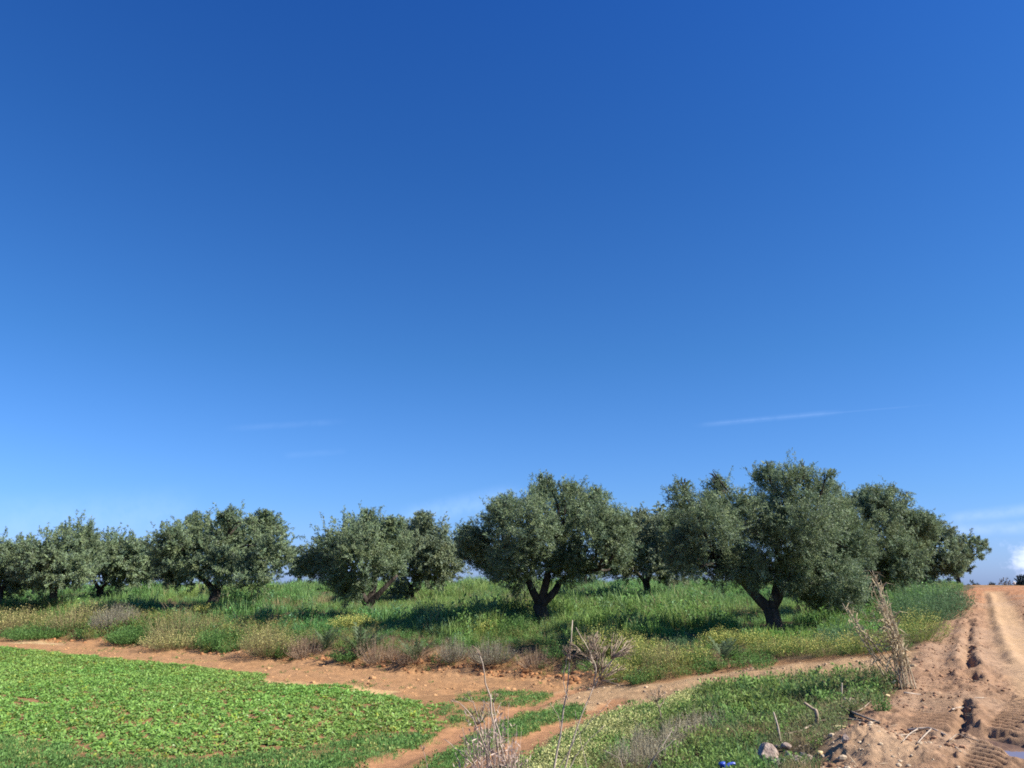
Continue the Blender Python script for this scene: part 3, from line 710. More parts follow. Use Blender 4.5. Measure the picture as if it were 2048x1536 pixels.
# ---- crop
def crop():
    B = Quads()
    tm = [rosette(9, .084, .034, (.195, .33, .068)) for _ in range(10)]
    p, s = pts_in(P_crop, 135, 0, 46)
    d, arc, _, _ = seg_dist(p[:, 0], p[:, 1], toe_w, False)
    row = np.abs(((d / 0.34 + .5) % 1) - .5)
    gap = fbm(arc * .35, d * 2.2, 1, 3, 201)
    gap2 = np.exp(-((d - 9.3) / .22) ** 2) * .30 * sstep(.5, .62, fbm(arc, d * .2, .35, 2, 207)) + np.exp(-((d - 12.4) / .2) ** 2) * .28 * sstep(.48, .6, fbm(arc, d * .2, .3, 2, 208)) + np.exp(-((d - 6.2) / .18) ** 2) * .25 * sstep(.48, .6, fbm(arc, d * .2, .4, 2, 209))
    keep = (gap - gap2 > .235) & (rng.random(len(p)) < np.exp(-(row / .30) ** 2) + .20) & (s > .03)
    p = p[keep]; n = len(p)
    tint = (0.85 + .35 * fbm(p[:, 0], p[:, 1], .8, 3, 203))[:, None] * rng.normal(1, .09, (n, 1)) * np.ones((1, 3)) * (1 + (fbm(p[:, 0], p[:, 1], .4, 2, 204)[:, None] - .5) * np.array([.35, 0, .2]))
    tint[rng.random(n) < .035] *= np.array([1.5, 1.05, .7]); scatter(B, tm, on_ground(p), rng.uniform(.6, 1.3, n) * (.75 + .35 * sstep(.0, .5, s[keep])), tint)
    p2, s2 = pts_in(wpoly([(925, 1396), (985, 1384), (1045, 1380), (1068, 1388), (1040, 1402), (985, 1408)]), 9)
    scatter(B, tm, on_ground(p2), rng.uniform(.6, 1.1, len(p2)))
    o = B.build('leafy_crop', M_crop)
    tag(o, 'bright green leafy vegetable crop growing in rows', 'crop', None, 'stuff')
crop()

# ---- short grass and weeds on the field side
def low_grass():
    B = Quads()
    tm = [blades(18, .10, .11, .010, .7, DKGREEN * 1.35, GREEN * 1.3) for _ in range(6)] + [both(leafy(7, .07, .10, 5, .05, .022, GREEN * 1.05)) for _ in range(4)]
    for P, de, th in ((P_lowgrass, 190, .24), (P_strip, 230, .14), (P_mix, 120, .32), (P_edge, 110, .30)):
        p, s = pts_in(P, de, 5, 40)
        keep = fbm(p[:, 0], p[:, 1], 1.1, 3, 211) > th + .22 * rng.random(len(p)); p = p[keep]
        tint = (.8 + .5 * fbm(p[:, 0], p[:, 1], 1.5, 3, 213))[:, None] * np.ones((1, 3)) * (1 + (rng.random((len(p), 1)) < .12) * np.array([1.6, .5, .8]))
        scatter(B, tm, on_ground(p), rng.uniform(.6, 1.25, len(p)), tint)
    # thin scatter on bare soil
    for P, de in ((P_head, 4.5), (P_side, 5.5), (P_crop, 5), (P_lowgrass, 4)):
        p, s = pts_in(P, de, 8, 46)
        keep = fbm(p[:, 0], p[:, 1], .8, 3, 215) > .54; p = p[keep]
        scatter(B, tm, on_ground(p), rng.uniform(.4, .95, len(p)))
    o = B.build('short_grass', M_grass)
    tag(o, 'short green grass and seedlings on the field edge and between wheel tracks', 'grass', None, 'stuff')
low_grass()

# ---- grove grass
def grove_grass():
    B = Quads()
    tm = [blades(18, .50, .20, .020, .45, GREEN * .9 + YG * .3, np.array([.26, .365, .12]), 2) for _ in range(6)]
    th = [both(leafy(7, .46, .22, 9, .085, .034, GREEN * 1.3)) for _ in range(5)] + [both(leafy(7, .42, .22, 9, .08, .036, BLUEG * 1.35)) for _ in range(3)]
    p, s = pts_in(P_grove, 11, 0, 72, 30, .4)
    n1 = fbm(p[:, 0], p[:, 1], .16, 3, 221); n2 = fbm(p[:, 0], p[:, 1], .5, 3, 223)
    n3 = fbm(p[:, 0], p[:, 1] * .6, .7, 3, 227); tall = (0.45 + .6 * n1 + 1.1 * sstep(.45, .75, n3)) * (.55 + .45 * sstep(.3, 3.5, s))
    near = np.exp(-(((p[:, 1] - 21) / 7) ** 2)) * (p[:, 0] > 2)
    tall *= 1 - .5 * near
    tint = (.75 + .5 * n2)[:, None] * (np.array([1, 1, 1]) + (n1[:, None] - .55) * np.array([.75, .1, -.15])) * (1 + .35 * near[:, None] * np.array([.5, .6, -.2]))
    h = rng.random(len(p)) < .62
    scatter(B, tm, on_ground(p[h]), tall[h] * rng.uniform(.75, 1.25, h.sum()), tint[h])
    g = ~h
    scatter(B, th, on_ground(p[g]), tall[g] * rng.uniform(.75, 1.25, g.sum()), tint[g])
    si = rng.random(len(p)) < .05
    scatter(B, [blades(9, .55, .18, .014, .5, STRAW * .7, STRAW * 1.0, 2) for _ in range(4)], on_ground(p[si]), tall[si] * rng.uniform(.8, 1.3, si.sum()))
    # straw coloured patches
    ts = [blades(14, .45, .2, .016, .4, STRAW * .8, STRAW * 1.1, 2) for _ in range(4)]
    for u, v, r in ((610, 1208, 1.7), (560, 1205, 1.2), (660, 1203, 1.0), (870, 1238, .9), (1340, 1240, 1.2), (1420, 1232, 1.0), (640, 1240, .6)):
        c = gp(u, v)[0]; k = int(26 * r * r) + 6
        q = c[:2] + rng.normal(size=(k, 2)) * r * .55
        scatter(B, ts, on_ground(q), rng.uniform(.6, 1.1, k))
    o = B.build('grove_grass', M_grass)
    tag(o, 'tall green grass and weeds on the olive grove floor', 'grass', None, 'stuff')
grove_grass()

# ---- bank weeds : continuous cover on the bank between headland and grove
def bank_weeds():
    B = Quads()
    T_g = [both(leafy(9, .38, .24, 10, .075, .035, GREEN)) for _ in range(5)]
    T_d = [both(leafy(12, .50, .24, 3, .05, .014, STRAW * .5 + YG * .25, STRAW * .6, colvar=.2)) for _ in range(5)] + [blades(26, .42, .22, .012, .55, STRAW * .45 + YG * .2, STRAW * .75, 2) for _ in range(3)]
    T_m = [both(leafy(10, .50, .24, 7, .065, .025, YG * .55 + GREEN * .35, YG * .8, 3, .026, (.44, .38, .10))) for _ in range(3)] + [both(leafy(12, .46, .24, 5, .06, .02, STRAW * .45 + YG * .35, STRAW * .6, 3, .026, (.44, .33, .12))) for _ in range(3)]
    T_b = [both(leafy(12, .40, .22, 4, .05, .014, BROWN, BROWN * .9)) for _ in range(5)]
    off = np.concatenate([toe_w[:, :] + np.array([0, -.05]), (toe_w + np.array([.1, 4.4]))[::-1]])
    p, s = pts_in(off, 15, 0, 60, 40)
    d, arc, _, _ = seg_dist(p[:, 0], p[:, 1], toe_w, False)
    left = 1 - sstep(-9.5, -6.5, p[:, 0])
    a = fbm(p[:, 0], p[:, 1], .55, 3, 231); b = fbm(p[:, 0] + 40, p[:, 1], .8, 3, 233)
    bare = (d < .75) & (left < .5) & (b > .60)
    p, d, left, a, b = (q[~bare] for q in (p, d, left, a, b))
    w_d = (.2 + .45 * left) * sstep(.44, .60, a); w_m = .75 * sstep(.40, .58, b) + .40 * left * sstep(.6, 2, d); w_b = (1 - left) * (d < 1.6) * .38
    w = np.stack([np.full(len(p), .62) * (1 - .45 * sstep(.5, .64, a)), w_d, w_m, w_b], 1); w /= w.sum(1, keepdims=True)
    k = (rng.random((len(p), 1)) > np.cumsum(w, 1)).sum(1).clip(0, 3)
    hs = (.62 + .65 * left) * (.75 + .5 * b) * (.7 + .3 * sstep(0, .7, d))
    tint = (.8 + .4 * fbm(p[:, 0], p[:, 1], 1.2, 2, 235))[:, None] * np.ones((1, 3))
    P3 = on_ground(p)
    for i, T in enumerate((T_g, T_d, T_m, T_b)):
        m = k == i
        if m.any(): scatter(B, T, P3[m], hs[m] * rng.uniform(.7, 1.2, m.sum()), tint[m])
    # strip beside the side path up to the road
    P2 = np.concatenate([wpoly([(1170, 1362), (1250, 1366), (1335, 1362), (1400, 1346), (1500, 1334), (1600, 1322), (1760, 1310), (1822, 1300)]), wpoly([(1822, 1285), (1700, 1290), (1550, 1300), (1400, 1315), (1250, 1325), (1160, 1335)])])
    p, s = pts_in(P2, 26)
    b = fbm(p[:, 0], p[:, 1], .8, 3, 237)
    P3 = on_ground(p); m = (b > .54) & (rng.random(len(p)) < .6); m2 = b < .43
    scatter(B, T_m, P3[m], rng.uniform(.5, .9, m.sum())); scatter(B, T_g, P3[~m & ~m2], rng.uniform(.4, .75, (~m & ~m2).sum())); scatter(B, T_b, P3[m2], rng.uniform(.3, .6, m2.sum()))
    o = B.build('bank_weeds', M_grass)
    tag(o, 'mixed green and straw coloured weeds covering the bank below the grove', 'weeds', None, 'stuff')
bank_weeds()

# ---- foreground slope
def slope_weeds():
    B = Quads(); Yb = Quads(); Gb = Quads()
    T_g = [both(leafy(9, .22, .15, 10, .045, .024, GREEN * .75 + YG * .4)) for _ in range(6)] + [blades(22, .24, .12, .009, .5, GREEN, BLUEG * 1.1, 2) for _ in range(3)]
    T_s = [both(leafy(9, .15, .14, 7, .04, .018, GREEN * .6 + STRAW * .3, STRAW * .6)) for _ in range(4)] + [blades(18, .2, .14, .007, .8, STRAW * .6, STRAW * .95, 2) for _ in range(3)]
    p, s = pts_in(P_slope, 62, 4)
    a = fbm(p[:, 0], p[:, 1], .9, 3, 241); g = sd(p[:, 0], p[:, 1], P_grey)
    rd = sd(p[:, 0], p[:, 1], P_road)
    dryw = .30 + sstep(.42, .60, a) * .55 + .55 * sstep(-.9, -.1, rd)
    rb = gp(1562, 1516)[0]
    keep = (g < .1) & (rng.random(len(p)) > .55 * sstep(-.6, 0, rd)) & (np.hypot((p[:, 0] - rb[0]) / .24, (p[:, 1] - rb[1]) / .5) > .8 + .5 * rng.random(len(p)))
    p, a, dryw, rd = p[keep], a[keep], dryw[keep], rd[keep]
    k = rng.random(len(p)) < dryw
    P3 = on_ground(p)
    tint = (.75 + .5 * fbm(p[:, 0], p[:, 1], 2.0, 3, 243))[:, None] * np.ones((1, 3))
    far = sstep(9.5, 13, p[:, 1])
    sc = (.85 + .5 * far) * rng.uniform(.7, 1.25, len(p))
    tint[:, 0] *= 1 + .5 * (fbm(p[:, 0] + 9, p[:, 1], 1.4, 3, 247) - .5); scatter(B, T_g, P3[~k], sc[~k], tint[~k]); scatter(B, T_s, P3[k], sc[k] * .9, tint[k])
    o = B.build('slope_weeds', M_grass)
    tag(o, 'low green weeds on the slope between track and field', 'weeds', None, 'stuff')
    T_y = [both(leafy(8, .22, .14, 6, .045, .020, (.20, .25, .08), (.2, .24, .08), 10, .022, (.58, .57, .24), ftop=.5)) for _ in range(8)]
    p, s = pts_in(P_yel, 115, 5)
    b = fbm(p[:, 0], p[:, 1], 1.2, 3, 245)
    gm = (rng.random(len(p)) < sstep(.50, .64, fbm(p[:, 0] + 5, p[:, 1], 1.0, 3, 249)) * .4 + .04)
    P3 = on_ground(p); tint = (.8 + .4 * b)[:, None] * np.ones((1, 3))
    scatter(Yb, T_g, P3[gm], rng.uniform(.8, 1.3, gm.sum())); p, P3, tint, s = p[~gm], P3[~gm], tint[~gm], s[~gm]
    scatter(Yb, T_y, P3, rng.uniform(.65, 1.2, len(p)) * (.55 + .45 * sstep(0, .5, s)), tint)
    o = Yb.build('yellow_wildflowers', M_flower)
    tag(o, 'carpet of small pale yellow wildflowers beside the field track', 'flowers', None, 'stuff')
    T_r = [both(leafy(16, .26, .16, 5, .03, .006, (.36, .325, .22), (.32, .28, .19), stemw=.005)) for _ in range(6)]
    p, s = pts_in(P_grey, 52, 5)
    scatter(Gb, T_r, on_ground(p), rng.uniform(.6, 1.15, len(p)))
    o = Gb.build('dry_grass', M_dry)
    tag(o, 'patch of fine grey-brown dry grass right of the yellow flowers', 'dry grass', None, 'stuff')
slope_weeds()

# ------------------------------------------------------------------ single weed bushes
def bush(kind, u, v, wpx, hpx, label, seed=0):
    g = gpf(u, v)[0]; Y = g[1]; r = wpx * 1.12 / 2 * Y / F; h = hpx * Y / F
    names = dict(mustard='mustard_plant', green='weed_bush', dry='dry_bush', thistle='thistle_plant', heath='brush_heap', blue='weed_bush', straw='dry_bush', rusty='dry_bush')
    name = names[kind]; lp = max(.035, 1.9 * Y / 773)
    area = max(r * r * 3.2, .08); root = None
    if kind == 'thistle':
        q, c = arching(int(22 + 10 * r), max(h * 1.5, r * 1.1), .20 * max(h, r), (.13, .175, .085))
        B = Quads(); B.add(q + g, c); o = B.build(name, M_grass, None, g)
        return tag(o, label, 'plant', 'thistles on the bank')
    cfg = dict(mustard=(150, 8, GREEN * .5 + YG * .45, YG * .8, 7), green=(130, 12, GREEN * .95, DKGREEN, 0), blue=(130, 11, BLUEG * 1.05, BLUEG * .9, 0), dry=(180, 6, STRAW * .34 + YG * .35 + GREEN * .25, STRAW * .55, 0), straw=(170, 7, STRAW * .25 + YG * .62 + GREEN * .15, STRAW * .55, 4),
               heath=(260, 3, np.array([.215, .205, .14]), np.array([.23, .205, .15]), 0), rusty=(170, 3, np.array([.27, .20, .135]), np.array([.26, .185, .125]), 0))[kind]
    ns = int(min(420, max(30, cfg[0] * area))) if kind != 'heath' else int(330 * area)
    t = leafy(ns, h, r, cfg[1], lp * 1.0, lp * (.42 if kind in ('green', 'blue', 'mustard') else .2), cfg[2], cfg[3], cfg[4], max(.022, 1.0 * Y / 773), (.56, .53, .15) if kind == 'mustard' else (.45, .40, .16), stemw=max(.006, .28 * Y / 773))
    grp = {'mustard': 'yellow flowering weeds', 'green': 'green weed clumps', 'blue': 'green weed clumps', 'dry': 'dry weed bushes', 'straw': 'dry weed bushes', 'rusty': 'dry weed bushes', 'heath': None}[kind]
    mat = M_dry if kind in ('dry', 'heath', 'rusty') else M_grass
    if cfg[4]:
        root = empty(name, g); tag(root, label, 'plant', grp)
        B = Quads(); B.add(t[0] + g, t[1]); B.build('foliage', mat, root, g)
        B = Quads(); B.add(t[2] + g, t[3]); B.build('blossom', M_flower, root, g)
        return root
    B = Quads(); B.add(t[0] + g, t[1]); o = B.build(name, mat, None, g)
    return tag(o, label, 'plant' if kind != 'heath' else 'brush pile', grp)

BUSHES = [
    # left bank
    ('straw', 40, 1265, 110, 46, 'yellowish dry bush on the bank at the far left edge'),
    ('dry', 145, 1262, 95, 44, 'greyish dry bush on the bank below the second olive trunk'),
    ('straw', 200, 1242, 100, 38, 'pale yellow flowering mound below the V-forked olive trunk'),
    ('heath', 232, 1262, 80, 50, 'dark grey twiggy bush in the middle of the left bank'),
    ('green', 75, 1272, 110, 24, 'low bright green weeds at the foot of the left bank by the field corner'),
    ('green', 265, 1284, 90, 28, 'bright green weed clump at the bank foot under the dark grey bush'),
    ('dry', 365, 1282, 130, 66, 'large rounded brown bush on the bank below the full round olive'),
    ('straw', 340, 1296, 100, 30, 'pale straw coloured tuft at the foot of the large brown bush'),
    ('green', 440, 1300, 80, 40, 'leafy green weed right of the large brown bush'),
    ('mustard', 430, 1226, 70, 20, 'light green flowering weed at the base of the full round olive'),
    ('straw', 535, 1310, 95, 55, 'tawny bush with orange tips on the bank edge'),
    ('green', 555, 1312, 45, 24, 'small green weed in front of the tawny bush'),
    ('rusty', 610, 1312, 70, 46, 'reddish dry brush on the crumbling bank, left of the thistles'),
    ('rusty', 755, 1326, 75, 52, 'reddish fine brush hanging down the bank between two thistles'),
    ('green', 690, 1325, 50, 22, 'small green weed at the bank foot between reddish brush piles'),
    ('rusty', 820, 1322, 80, 36, 'brown dry brush right of the reddish hanging brush'),
    ('heath', 905, 1325, 60, 44, 'grey-brown dry brush on the bank below the bluish weed'),
    ('heath', 985, 1322, 85, 42, 'pale grey dead brush on the bank near the tall dead stalks'),
    ('rusty', 1070, 1330, 70, 40, 'russet dry brush at the right end of the bank'),
    ('green', 1110, 1330, 40, 30, 'bright green tuft at the right end of the bank'),
    ('mustard', 705, 1258, 80, 26, 'yellow-green flowering weed in front of the leaning olive trunk'),
    ('blue', 862, 1250, 60, 50, 'tall bluish green weed between the leaning and the Y-trunked olive'),
    ('blue', 880, 1270, 50, 24, 'low bluish weed below the tall bluish one'),
    ('green', 1035, 1268, 70, 32, 'vivid green weed in front of the Y-shaped olive trunk'),
    ('mustard', 960, 1268, 60, 26, 'small yellow weed on the bank left of the vivid green one'),
    ('heath', 1040, 1228, 70, 42, 'grey mound of olive prunings beside the Y-shaped trunk'),
    # centre right
    ('mustard', 1215, 1308, 120, 52, 'broad yellow-flowered weed behind the dead umbel stalks'),
    ('mustard', 1290, 1330, 90, 52, 'tall yellowish flowering weed right of the dead umbel stalks'),
    ('mustard', 1235, 1362, 75, 44, 'low pale yellow weed on the edge of the side path'),
    ('green', 1285, 1366, 60, 24, 'dark green low weed spilling onto the side path'),
    ('straw', 1330, 1338, 80, 54, 'golden brown flowering weed in the middle of the verge'),
    ('mustard', 1390, 1330, 70, 40, 'small yellow weed between the golden brown one and the silver thistle'),
    ('blue', 1360, 1298, 50, 24, 'bluish weed at the edge of the largest olive shade'),
    ('mustard', 1450, 1292, 80, 34, 'bright yellow flowering weed behind the silver thistle'),
    ('mustard', 1580, 1312, 75, 36, 'yellow flowering weed before the largest olive trunk'),
    ('mustard', 1520, 1292, 70, 28, 'shaded yellow weed at the foot of the largest olive trunk'),
    ('mustard', 1650, 1312, 70, 44, 'yellow flowering weed left of the leaning canes'),
    ('mustard', 1725, 1308, 80, 46, 'yellow flowering weed behind the foot of the leaning canes'),
    ('blue', 1690, 1288, 100, 48, 'bluish green leafy weed under the right side of the largest olive'),
    ('green', 1530, 1338, 45, 24, 'dark green clump on the far edge of the side path'),
    ('mustard', 1840, 1282, 95, 60, 'rounded yellow-green bush right of the canes by the mud track'),
    ('blue', 1850, 1245, 130, 80, 'tall blue-green weed stand below the olive near the track'),
    ('blue', 1905, 1222, 75, 58, 'blue-green weeds on the track edge near the skyline'),
    ('green', 1795, 1240, 80, 60, 'shaded green weed behind the leaning canes'),
    ('green', 1748, 1382, 90, 50, 'rounded green clump standing in for the cane shade left of the cane roots'),  # bush put in to imitate the shade cast by the canes
    ('green', 1766, 1423, 32, 30, 'small bright grass tuft on the mud edge'),
]
for b_ in BUSHES: bush(*b_)
for u, v, w, h, lab in [(1448, 1326, 72, 44, 'large silver thistle on the verge of the side path'), (722, 1312, 60, 50, 'grey-green thistle arching over the middle of the bank'), (650, 1300, 52, 34, 'silver thistle on the bank beside the reddish brush'),
                        (832, 1322, 50, 40, 'grey thistle in the bank face, rightmost of those on the bank')]:
    bush('thistle', u, v, w, h, lab)

# ------------------------------------------------------------------ dead stalks near the camera
def stalks(name, label, Y, stems, heads, cat='dead plant', mat=None, fuzz=None, stemname='stem'):
    """stems: pixel polylines at distance Y, thickness in pixels; heads: umbel sprays"""
    foot = at(stems[0][0][0][0], stems[0][0][0][1], Y); gz = float(ground_z([foot[0]], [foot[1]])[0])
    root = empty(name, (foot[0], foot[1], gz)); tag(root, label, cat)
    for pl, w in stems:
        dy = rng.uniform(-.15, .15)
        P = [at(u, v, Y + dy * (i / max(1, len(pl) - 1))) for i, (u, v) in enumerate(pl)]
        if pl[0][1] >= 1530:                       # carried down to the soil
            d = P[0] - P[1]; d = d / abs(d[2]) if d[2] < -.05 else np.array([0, 0, -1.0])
            e = P[0] + d * max(0.05, P[0][2] - gz + .05); e[2] = min(e[2], float(ground_z([e[0]], [e[1]])[0]) - .03)
            P = [e] + P
        T = Tubes(); c = curve(P, 12); c[1:-1] += rng.normal(size=(10, 3)) * .004; r = w * .29 * Y / F
        T.tube(c, np.linspace(r * 1.2, r * .45, 12), 6, .15)
        T.build(stemname, mat or M_palestick, root, root.location)
    for hd in heads:
        (u, v, r, ang), kind = hd[:4], hd[4]
        o = at(u, v, Y); R = r * Y / F; T = Tubes()
        a0 = math.radians(ang); ax = np.array([math.cos(a0), 0, math.sin(a0)])
        for k in range(kind):
            d = unit(ax + rng.normal(size=3) * .42); l = R * rng.uniform(.6, 1.05)
            e = o + d * l; m = o + d * l * .5 + rng.normal(size=3) * .05 * R
            T.tube([o, m, e], [.0045, .0034, .0022], 4)
            for _ in range(4):
                T.tube([e - d * l * rng.uniform(.0, .45), e + unit(d + rng.normal(size=3) * .5) * R * .26], [.0026, .0014], 3)
        T.build('umbel', M_stick if len(hd) < 6 else hd[5], root, root.location)
    if fuzz:
        u, v, w, h = fuzz
        c = at(u, v, Y); c[2] = float(ground_z([c[0]], [c[1]])[0])
        top = at(u, v - h, Y)[2]
        t = leafy(320, max(.2, top - c[2]) * 1.15, w / 2 * Y / F, 16, .05, .012, (.42, .32, .26), (.40, .30, .24), stemw=.007)
        B = Quads(); B.add(t[0] + c, t[1]); B.build('dry_twigs', M_dry, root, root.location)
    return root

stalks('dead_stalk_clump', 'clump of bleached dead stalks at the bottom, left of the yellow flowers', 6.6,
       [([(1000, 1536), (988, 1440), (970, 1360), (960, 1312)], 7), ([(1012, 1536), (1000, 1480), (988, 1420), (986, 1406)], 6), ([(985, 1536), (965, 1485), (942, 1430), (918, 1405)], 5), ([(975, 1536), (962, 1460), (950, 1415), (944, 1402)], 4.5),
        ([(980, 1536), (972, 1460), (960, 1430)], 4), ([(990, 1536), (978, 1480), (992, 1430), (1000, 1410)], 4), ([(1020, 1536), (1018, 1510), (1018, 1482)], 6), ([(1005, 1536), (1002, 1500), (1018, 1482)], 4), ([(950, 1536), (915, 1500), (888, 1478)], 4),
        ([(955, 1536), (938, 1505), (925, 1455)], 3.5), ([(930, 1550), (932, 1530), (933, 1518)], 6), ([(922, 1550), (918, 1525), (910, 1505)], 5), ([(990, 1536), (984, 1440), (965, 1405)], 3), ([(960, 1536), (950, 1450), (928, 1422)], 3.5)],
       [(962, 1312, 22, 100, 3), (986, 1408, 18, 80, 3), (944, 1404, 22, 110, 3), (955, 1450, 30, 95, 6), (918, 1405, 14, 140, 2)], fuzz=(985, 1536, 150, 62))
stalks('dead_umbel_plant', 'tall dead umbel plant with a bare pale stem rising before the bank', 7.2,
       [([(1108, 1536), (1122, 1460), (1135, 1370), (1145, 1240)], 7), ([(1130, 1536), (1150, 1470), (1168, 1420), (1188, 1372)], 6), ([(1120, 1536), (1150, 1480), (1185, 1440), (1222, 1400)], 3), ([(1140, 1536), (1160, 1500), (1210, 1450)], 3.5),
        ([(1135, 1400), (1128, 1350), (1140, 1300)], 3), ([(1188, 1372), (1190, 1330), (1172, 1290), (1152, 1255)], 5), ([(1188, 1372), (1205, 1345), (1230, 1315)], 4), ([(1190, 1340), (1182, 1310), (1185, 1290)], 4), ([(1190, 1330), (1165, 1310), (1155, 1295)], 3),
        ([(1205, 1345), (1225, 1320), (1262, 1296)], 3.5), ([(1122, 1460), (1115, 1430), (1100, 1405)], 2.5), ([(1175, 1536), (1160, 1480), (1150, 1420)], 2.5)],
       [(1190, 1320, 40, 110, 12), (1222, 1318, 46, 40, 16), (1182, 1300, 30, 90, 10), (1200, 1360, 44, 62, 16), (1140, 1325, 30, 110, 8), (1160, 1300, 26, 150, 6), (1195, 1345, 40, 85, 12)])
stalks('dead_twig', 'thin forked dead twig among grey grass at the bottom centre', 7.4,
       [([(1290, 1550), (1312, 1510), (1340, 1488), (1352, 1478)], 4), ([(1300, 1530), (1320, 1495), (1322, 1470)], 3), ([(1250, 1550), (1240, 1520), (1205, 1500)], 3), ([(1312, 1510), (1335, 1475), (1345, 1455)], 2.5)], [])
stalks('dead_stalk', 'brown dried seed head standing among the pale yellow flowers', 12.5,
       [([(1322, 1440), (1318, 1415), (1315, 1402)], 4), ([(1318, 1415), (1308, 1400), (1304, 1385)], 2.5), ([(1318, 1415), (1328, 1400), (1330, 1382)], 2.5)], [(1314, 1405, 26, 90, 14, M_stick)], mat=M_stick)
stalks('dead_stalk', 'single dark seed stalk at the bottom edge between the wheel tracks', 9.0, [([(856, 1550), (852, 1520), (846, 1500)], 3.5)], [(846, 1502, 9, 100, 6, M_stick)], mat=M_stick)

# leaning cane clump
def canes():
    Y = float(gpf(1806, 1372)[0][1])
    foot = gpf(1806, 1372)[0]
    root = empty('giant_reed', foot); tag(root, 'clump of dry leaning canes beside the muddy track', 'reed')
    tops = [((1746, 1140), 5), ((1760, 1175), 5), ((1752, 1150), 4.5), ((1770, 1200), 4.5), ((1757, 1210), 5), ((1775, 1225), 5), ((1765, 1190), 4), ((1742, 1165), 3.5), ((1783, 1240), 4), ((1770, 1245), 4.5), ((1686, 1206), 5), ((1700, 1222), 4), ((1692, 1215), 3.5), ((1710, 1240), 3.5),
            ((1790, 1262), 3.5), ((1800, 1285), 3), ((1728, 1262), 3), ((1755, 1270), 3.5), ((1748, 1180), 4), ((1762, 1160), 4), ((1780, 1210), 4), ((1772, 1180), 3.5), ((1788, 1250), 4), ((1768, 1235), 4.5), ((1794, 1245), 3.5), ((1704, 1232), 3), ((1800, 1275), 3), ((1738, 1280), 3)]
    for k, ((u, v), w) in enumerate(tops):
        bu = 1808 + rng.uniform(-14, 16) - (8 if u < 1720 else 0); bv = 1372 + rng.uniform(-6, 6)
        b = foot + np.array([(bu - 1806) * Y / F, rng.uniform(-.15, .15), -.05]); dy = rng.uniform(-.3, .3)
        t = at(u + rng.uniform(-4, 4), v, Y + dy); m = (b + t) / 2 + np.array([(6 if u > 1720 else -4) * Y / F + rng.normal() * .02, 0, .02])
        T = Tubes(); r = w * .27 * Y / F
        c = curve([b, m, t], 14); T.tube(c, np.linspace(r, r * .45, 14), 6)
        o = T.build('cane', M_cane, root, foot)
        B = Quads()
        n = 9
        for j in range(n):
            f = rng.uniform(.35, 1.0); i = min(12, int(f * 13)); p0 = c[i]; d = unit(unit(c[i + 1] - c[i]) * .7 + rng.normal(size=3) * .4)
            l = rng.uniform(.12, .32); side = unit(np.cross(d, rdir(1)[0])) * .010
            p1 = p0 + d * l * .5; p2 = p1 + unit(d + np.array([0, 0, -.9])) * l * .5
            B.add([[p0 - side, p0 + side, p1 + side, p1 - side], [p1 - side, p1 + side, p2 + side * .1, p2 - side * .1]], np.array([.42, .34, .21]) * rng.uniform(.6, 1.2))
        B.build('leaves', M_dry, o, foot)
    B = Quads()
    for (u, v, n, s) in ((1764, 1235, 46, 10), (1750, 1160, 16, 7), (1768, 1215, 24, 9), (1700, 1225, 12, 8), (1775, 1255, 24, 10)):
        p = at(u, v, Y) + rng.normal(size=(n, 3)) * np.array([s, s, s * 1.5]) * Y / F
        B.add(leaves(p, rng.normal(size=(n, 3)) + np.array([0, 0, -.6]), rng.uniform(.08, .22, n), rng.uniform(.01, .022, n)), np.array([.38, .30, .185]) * rng.uniform(.6, 1.2, (n, 1)))
    B.build('dead_leaves', M_dry, root, foot)
canes()

# ------------------------------------------------------------------ sticks, stones, litter
def stick(name, label, pl, w, mat, cat='stick', lift=None, forks=(), group='sticks and branches on the track edge'):
    P = gpf([q[0] for q in pl], [q[1] for q in pl])
    if lift is not None:                             # upright: first point on the ground, the rest at its distance
        Y = P[0][1]; P = np.array([P[0] - np.array([0, 0, .05])] + [at(u, v, Y + .05 * i) for i, (u, v) in enumerate(pl[1:])])
    Y = P[:, 1].mean(); r = w / 2 * Y / F
    if lift is None: P = P + np.array([0, 0, r * .7 + .012])
    T = Tubes(); c = curve(P, 14); T.tube(c, np.linspace(r, r * .55, 14), 7, .2, len(label))
    for pf, wf in forks:
        Pf = gpf([q[0] for q in pf], [q[1] for q in pf]) + np.array([0, 0, r + .015])
        Pf[0] = c[np.argmin(((c - Pf[0]) ** 2).sum(1))]
        T.tube(curve(Pf, 8), np.linspace(wf / 2 * Y / F, wf / 4 * Y / F, 8), 6, .15, 3)
    o = T.build(name, mat, None, tuple(P[0])); return tag(o, label, cat, group)

stick('fallen_cane', 'long straight pale cane lying across the mud', [(1808, 1388), (1850, 1394), (1910, 1397), (1968, 1400)], 3.5, M_palestick, 'cane')
stick('fallen_branch', 'curved bleached branch with side forks on the mud', [(1816, 1464), (1838, 1461), (1862, 1462), (1892, 1474)], 4.5, M_palestick, 'branch', forks=[([(1862, 1464), (1850, 1476), (1836, 1492)], 3), ([(1838, 1462), (1820, 1473), (1806, 1486)], 2.5)])
stick('fallen_branch', 'dark twig lying left of the curved bleached branch', [(1796, 1475), (1812, 1473), (1832, 1469)], 3, M_stick, 'branch')
stick('fallen_stick', 'short pale stick bridging the deep rut', [(1905, 1428), (1918, 1420), (1934, 1413)], 3.5, M_palestick)
stick('fallen_stick', 'brown stick half buried near the tyre tread marks', [(1910, 1498), (1938, 1512), (1966, 1524)], 4, M_stick)
stick('fallen_branch', 'bent twig on the mud at the lower end of the rut', [(1898, 1484), (1916, 1476), (1930, 1477), (1958, 1490)], 3, M_stick, 'branch')
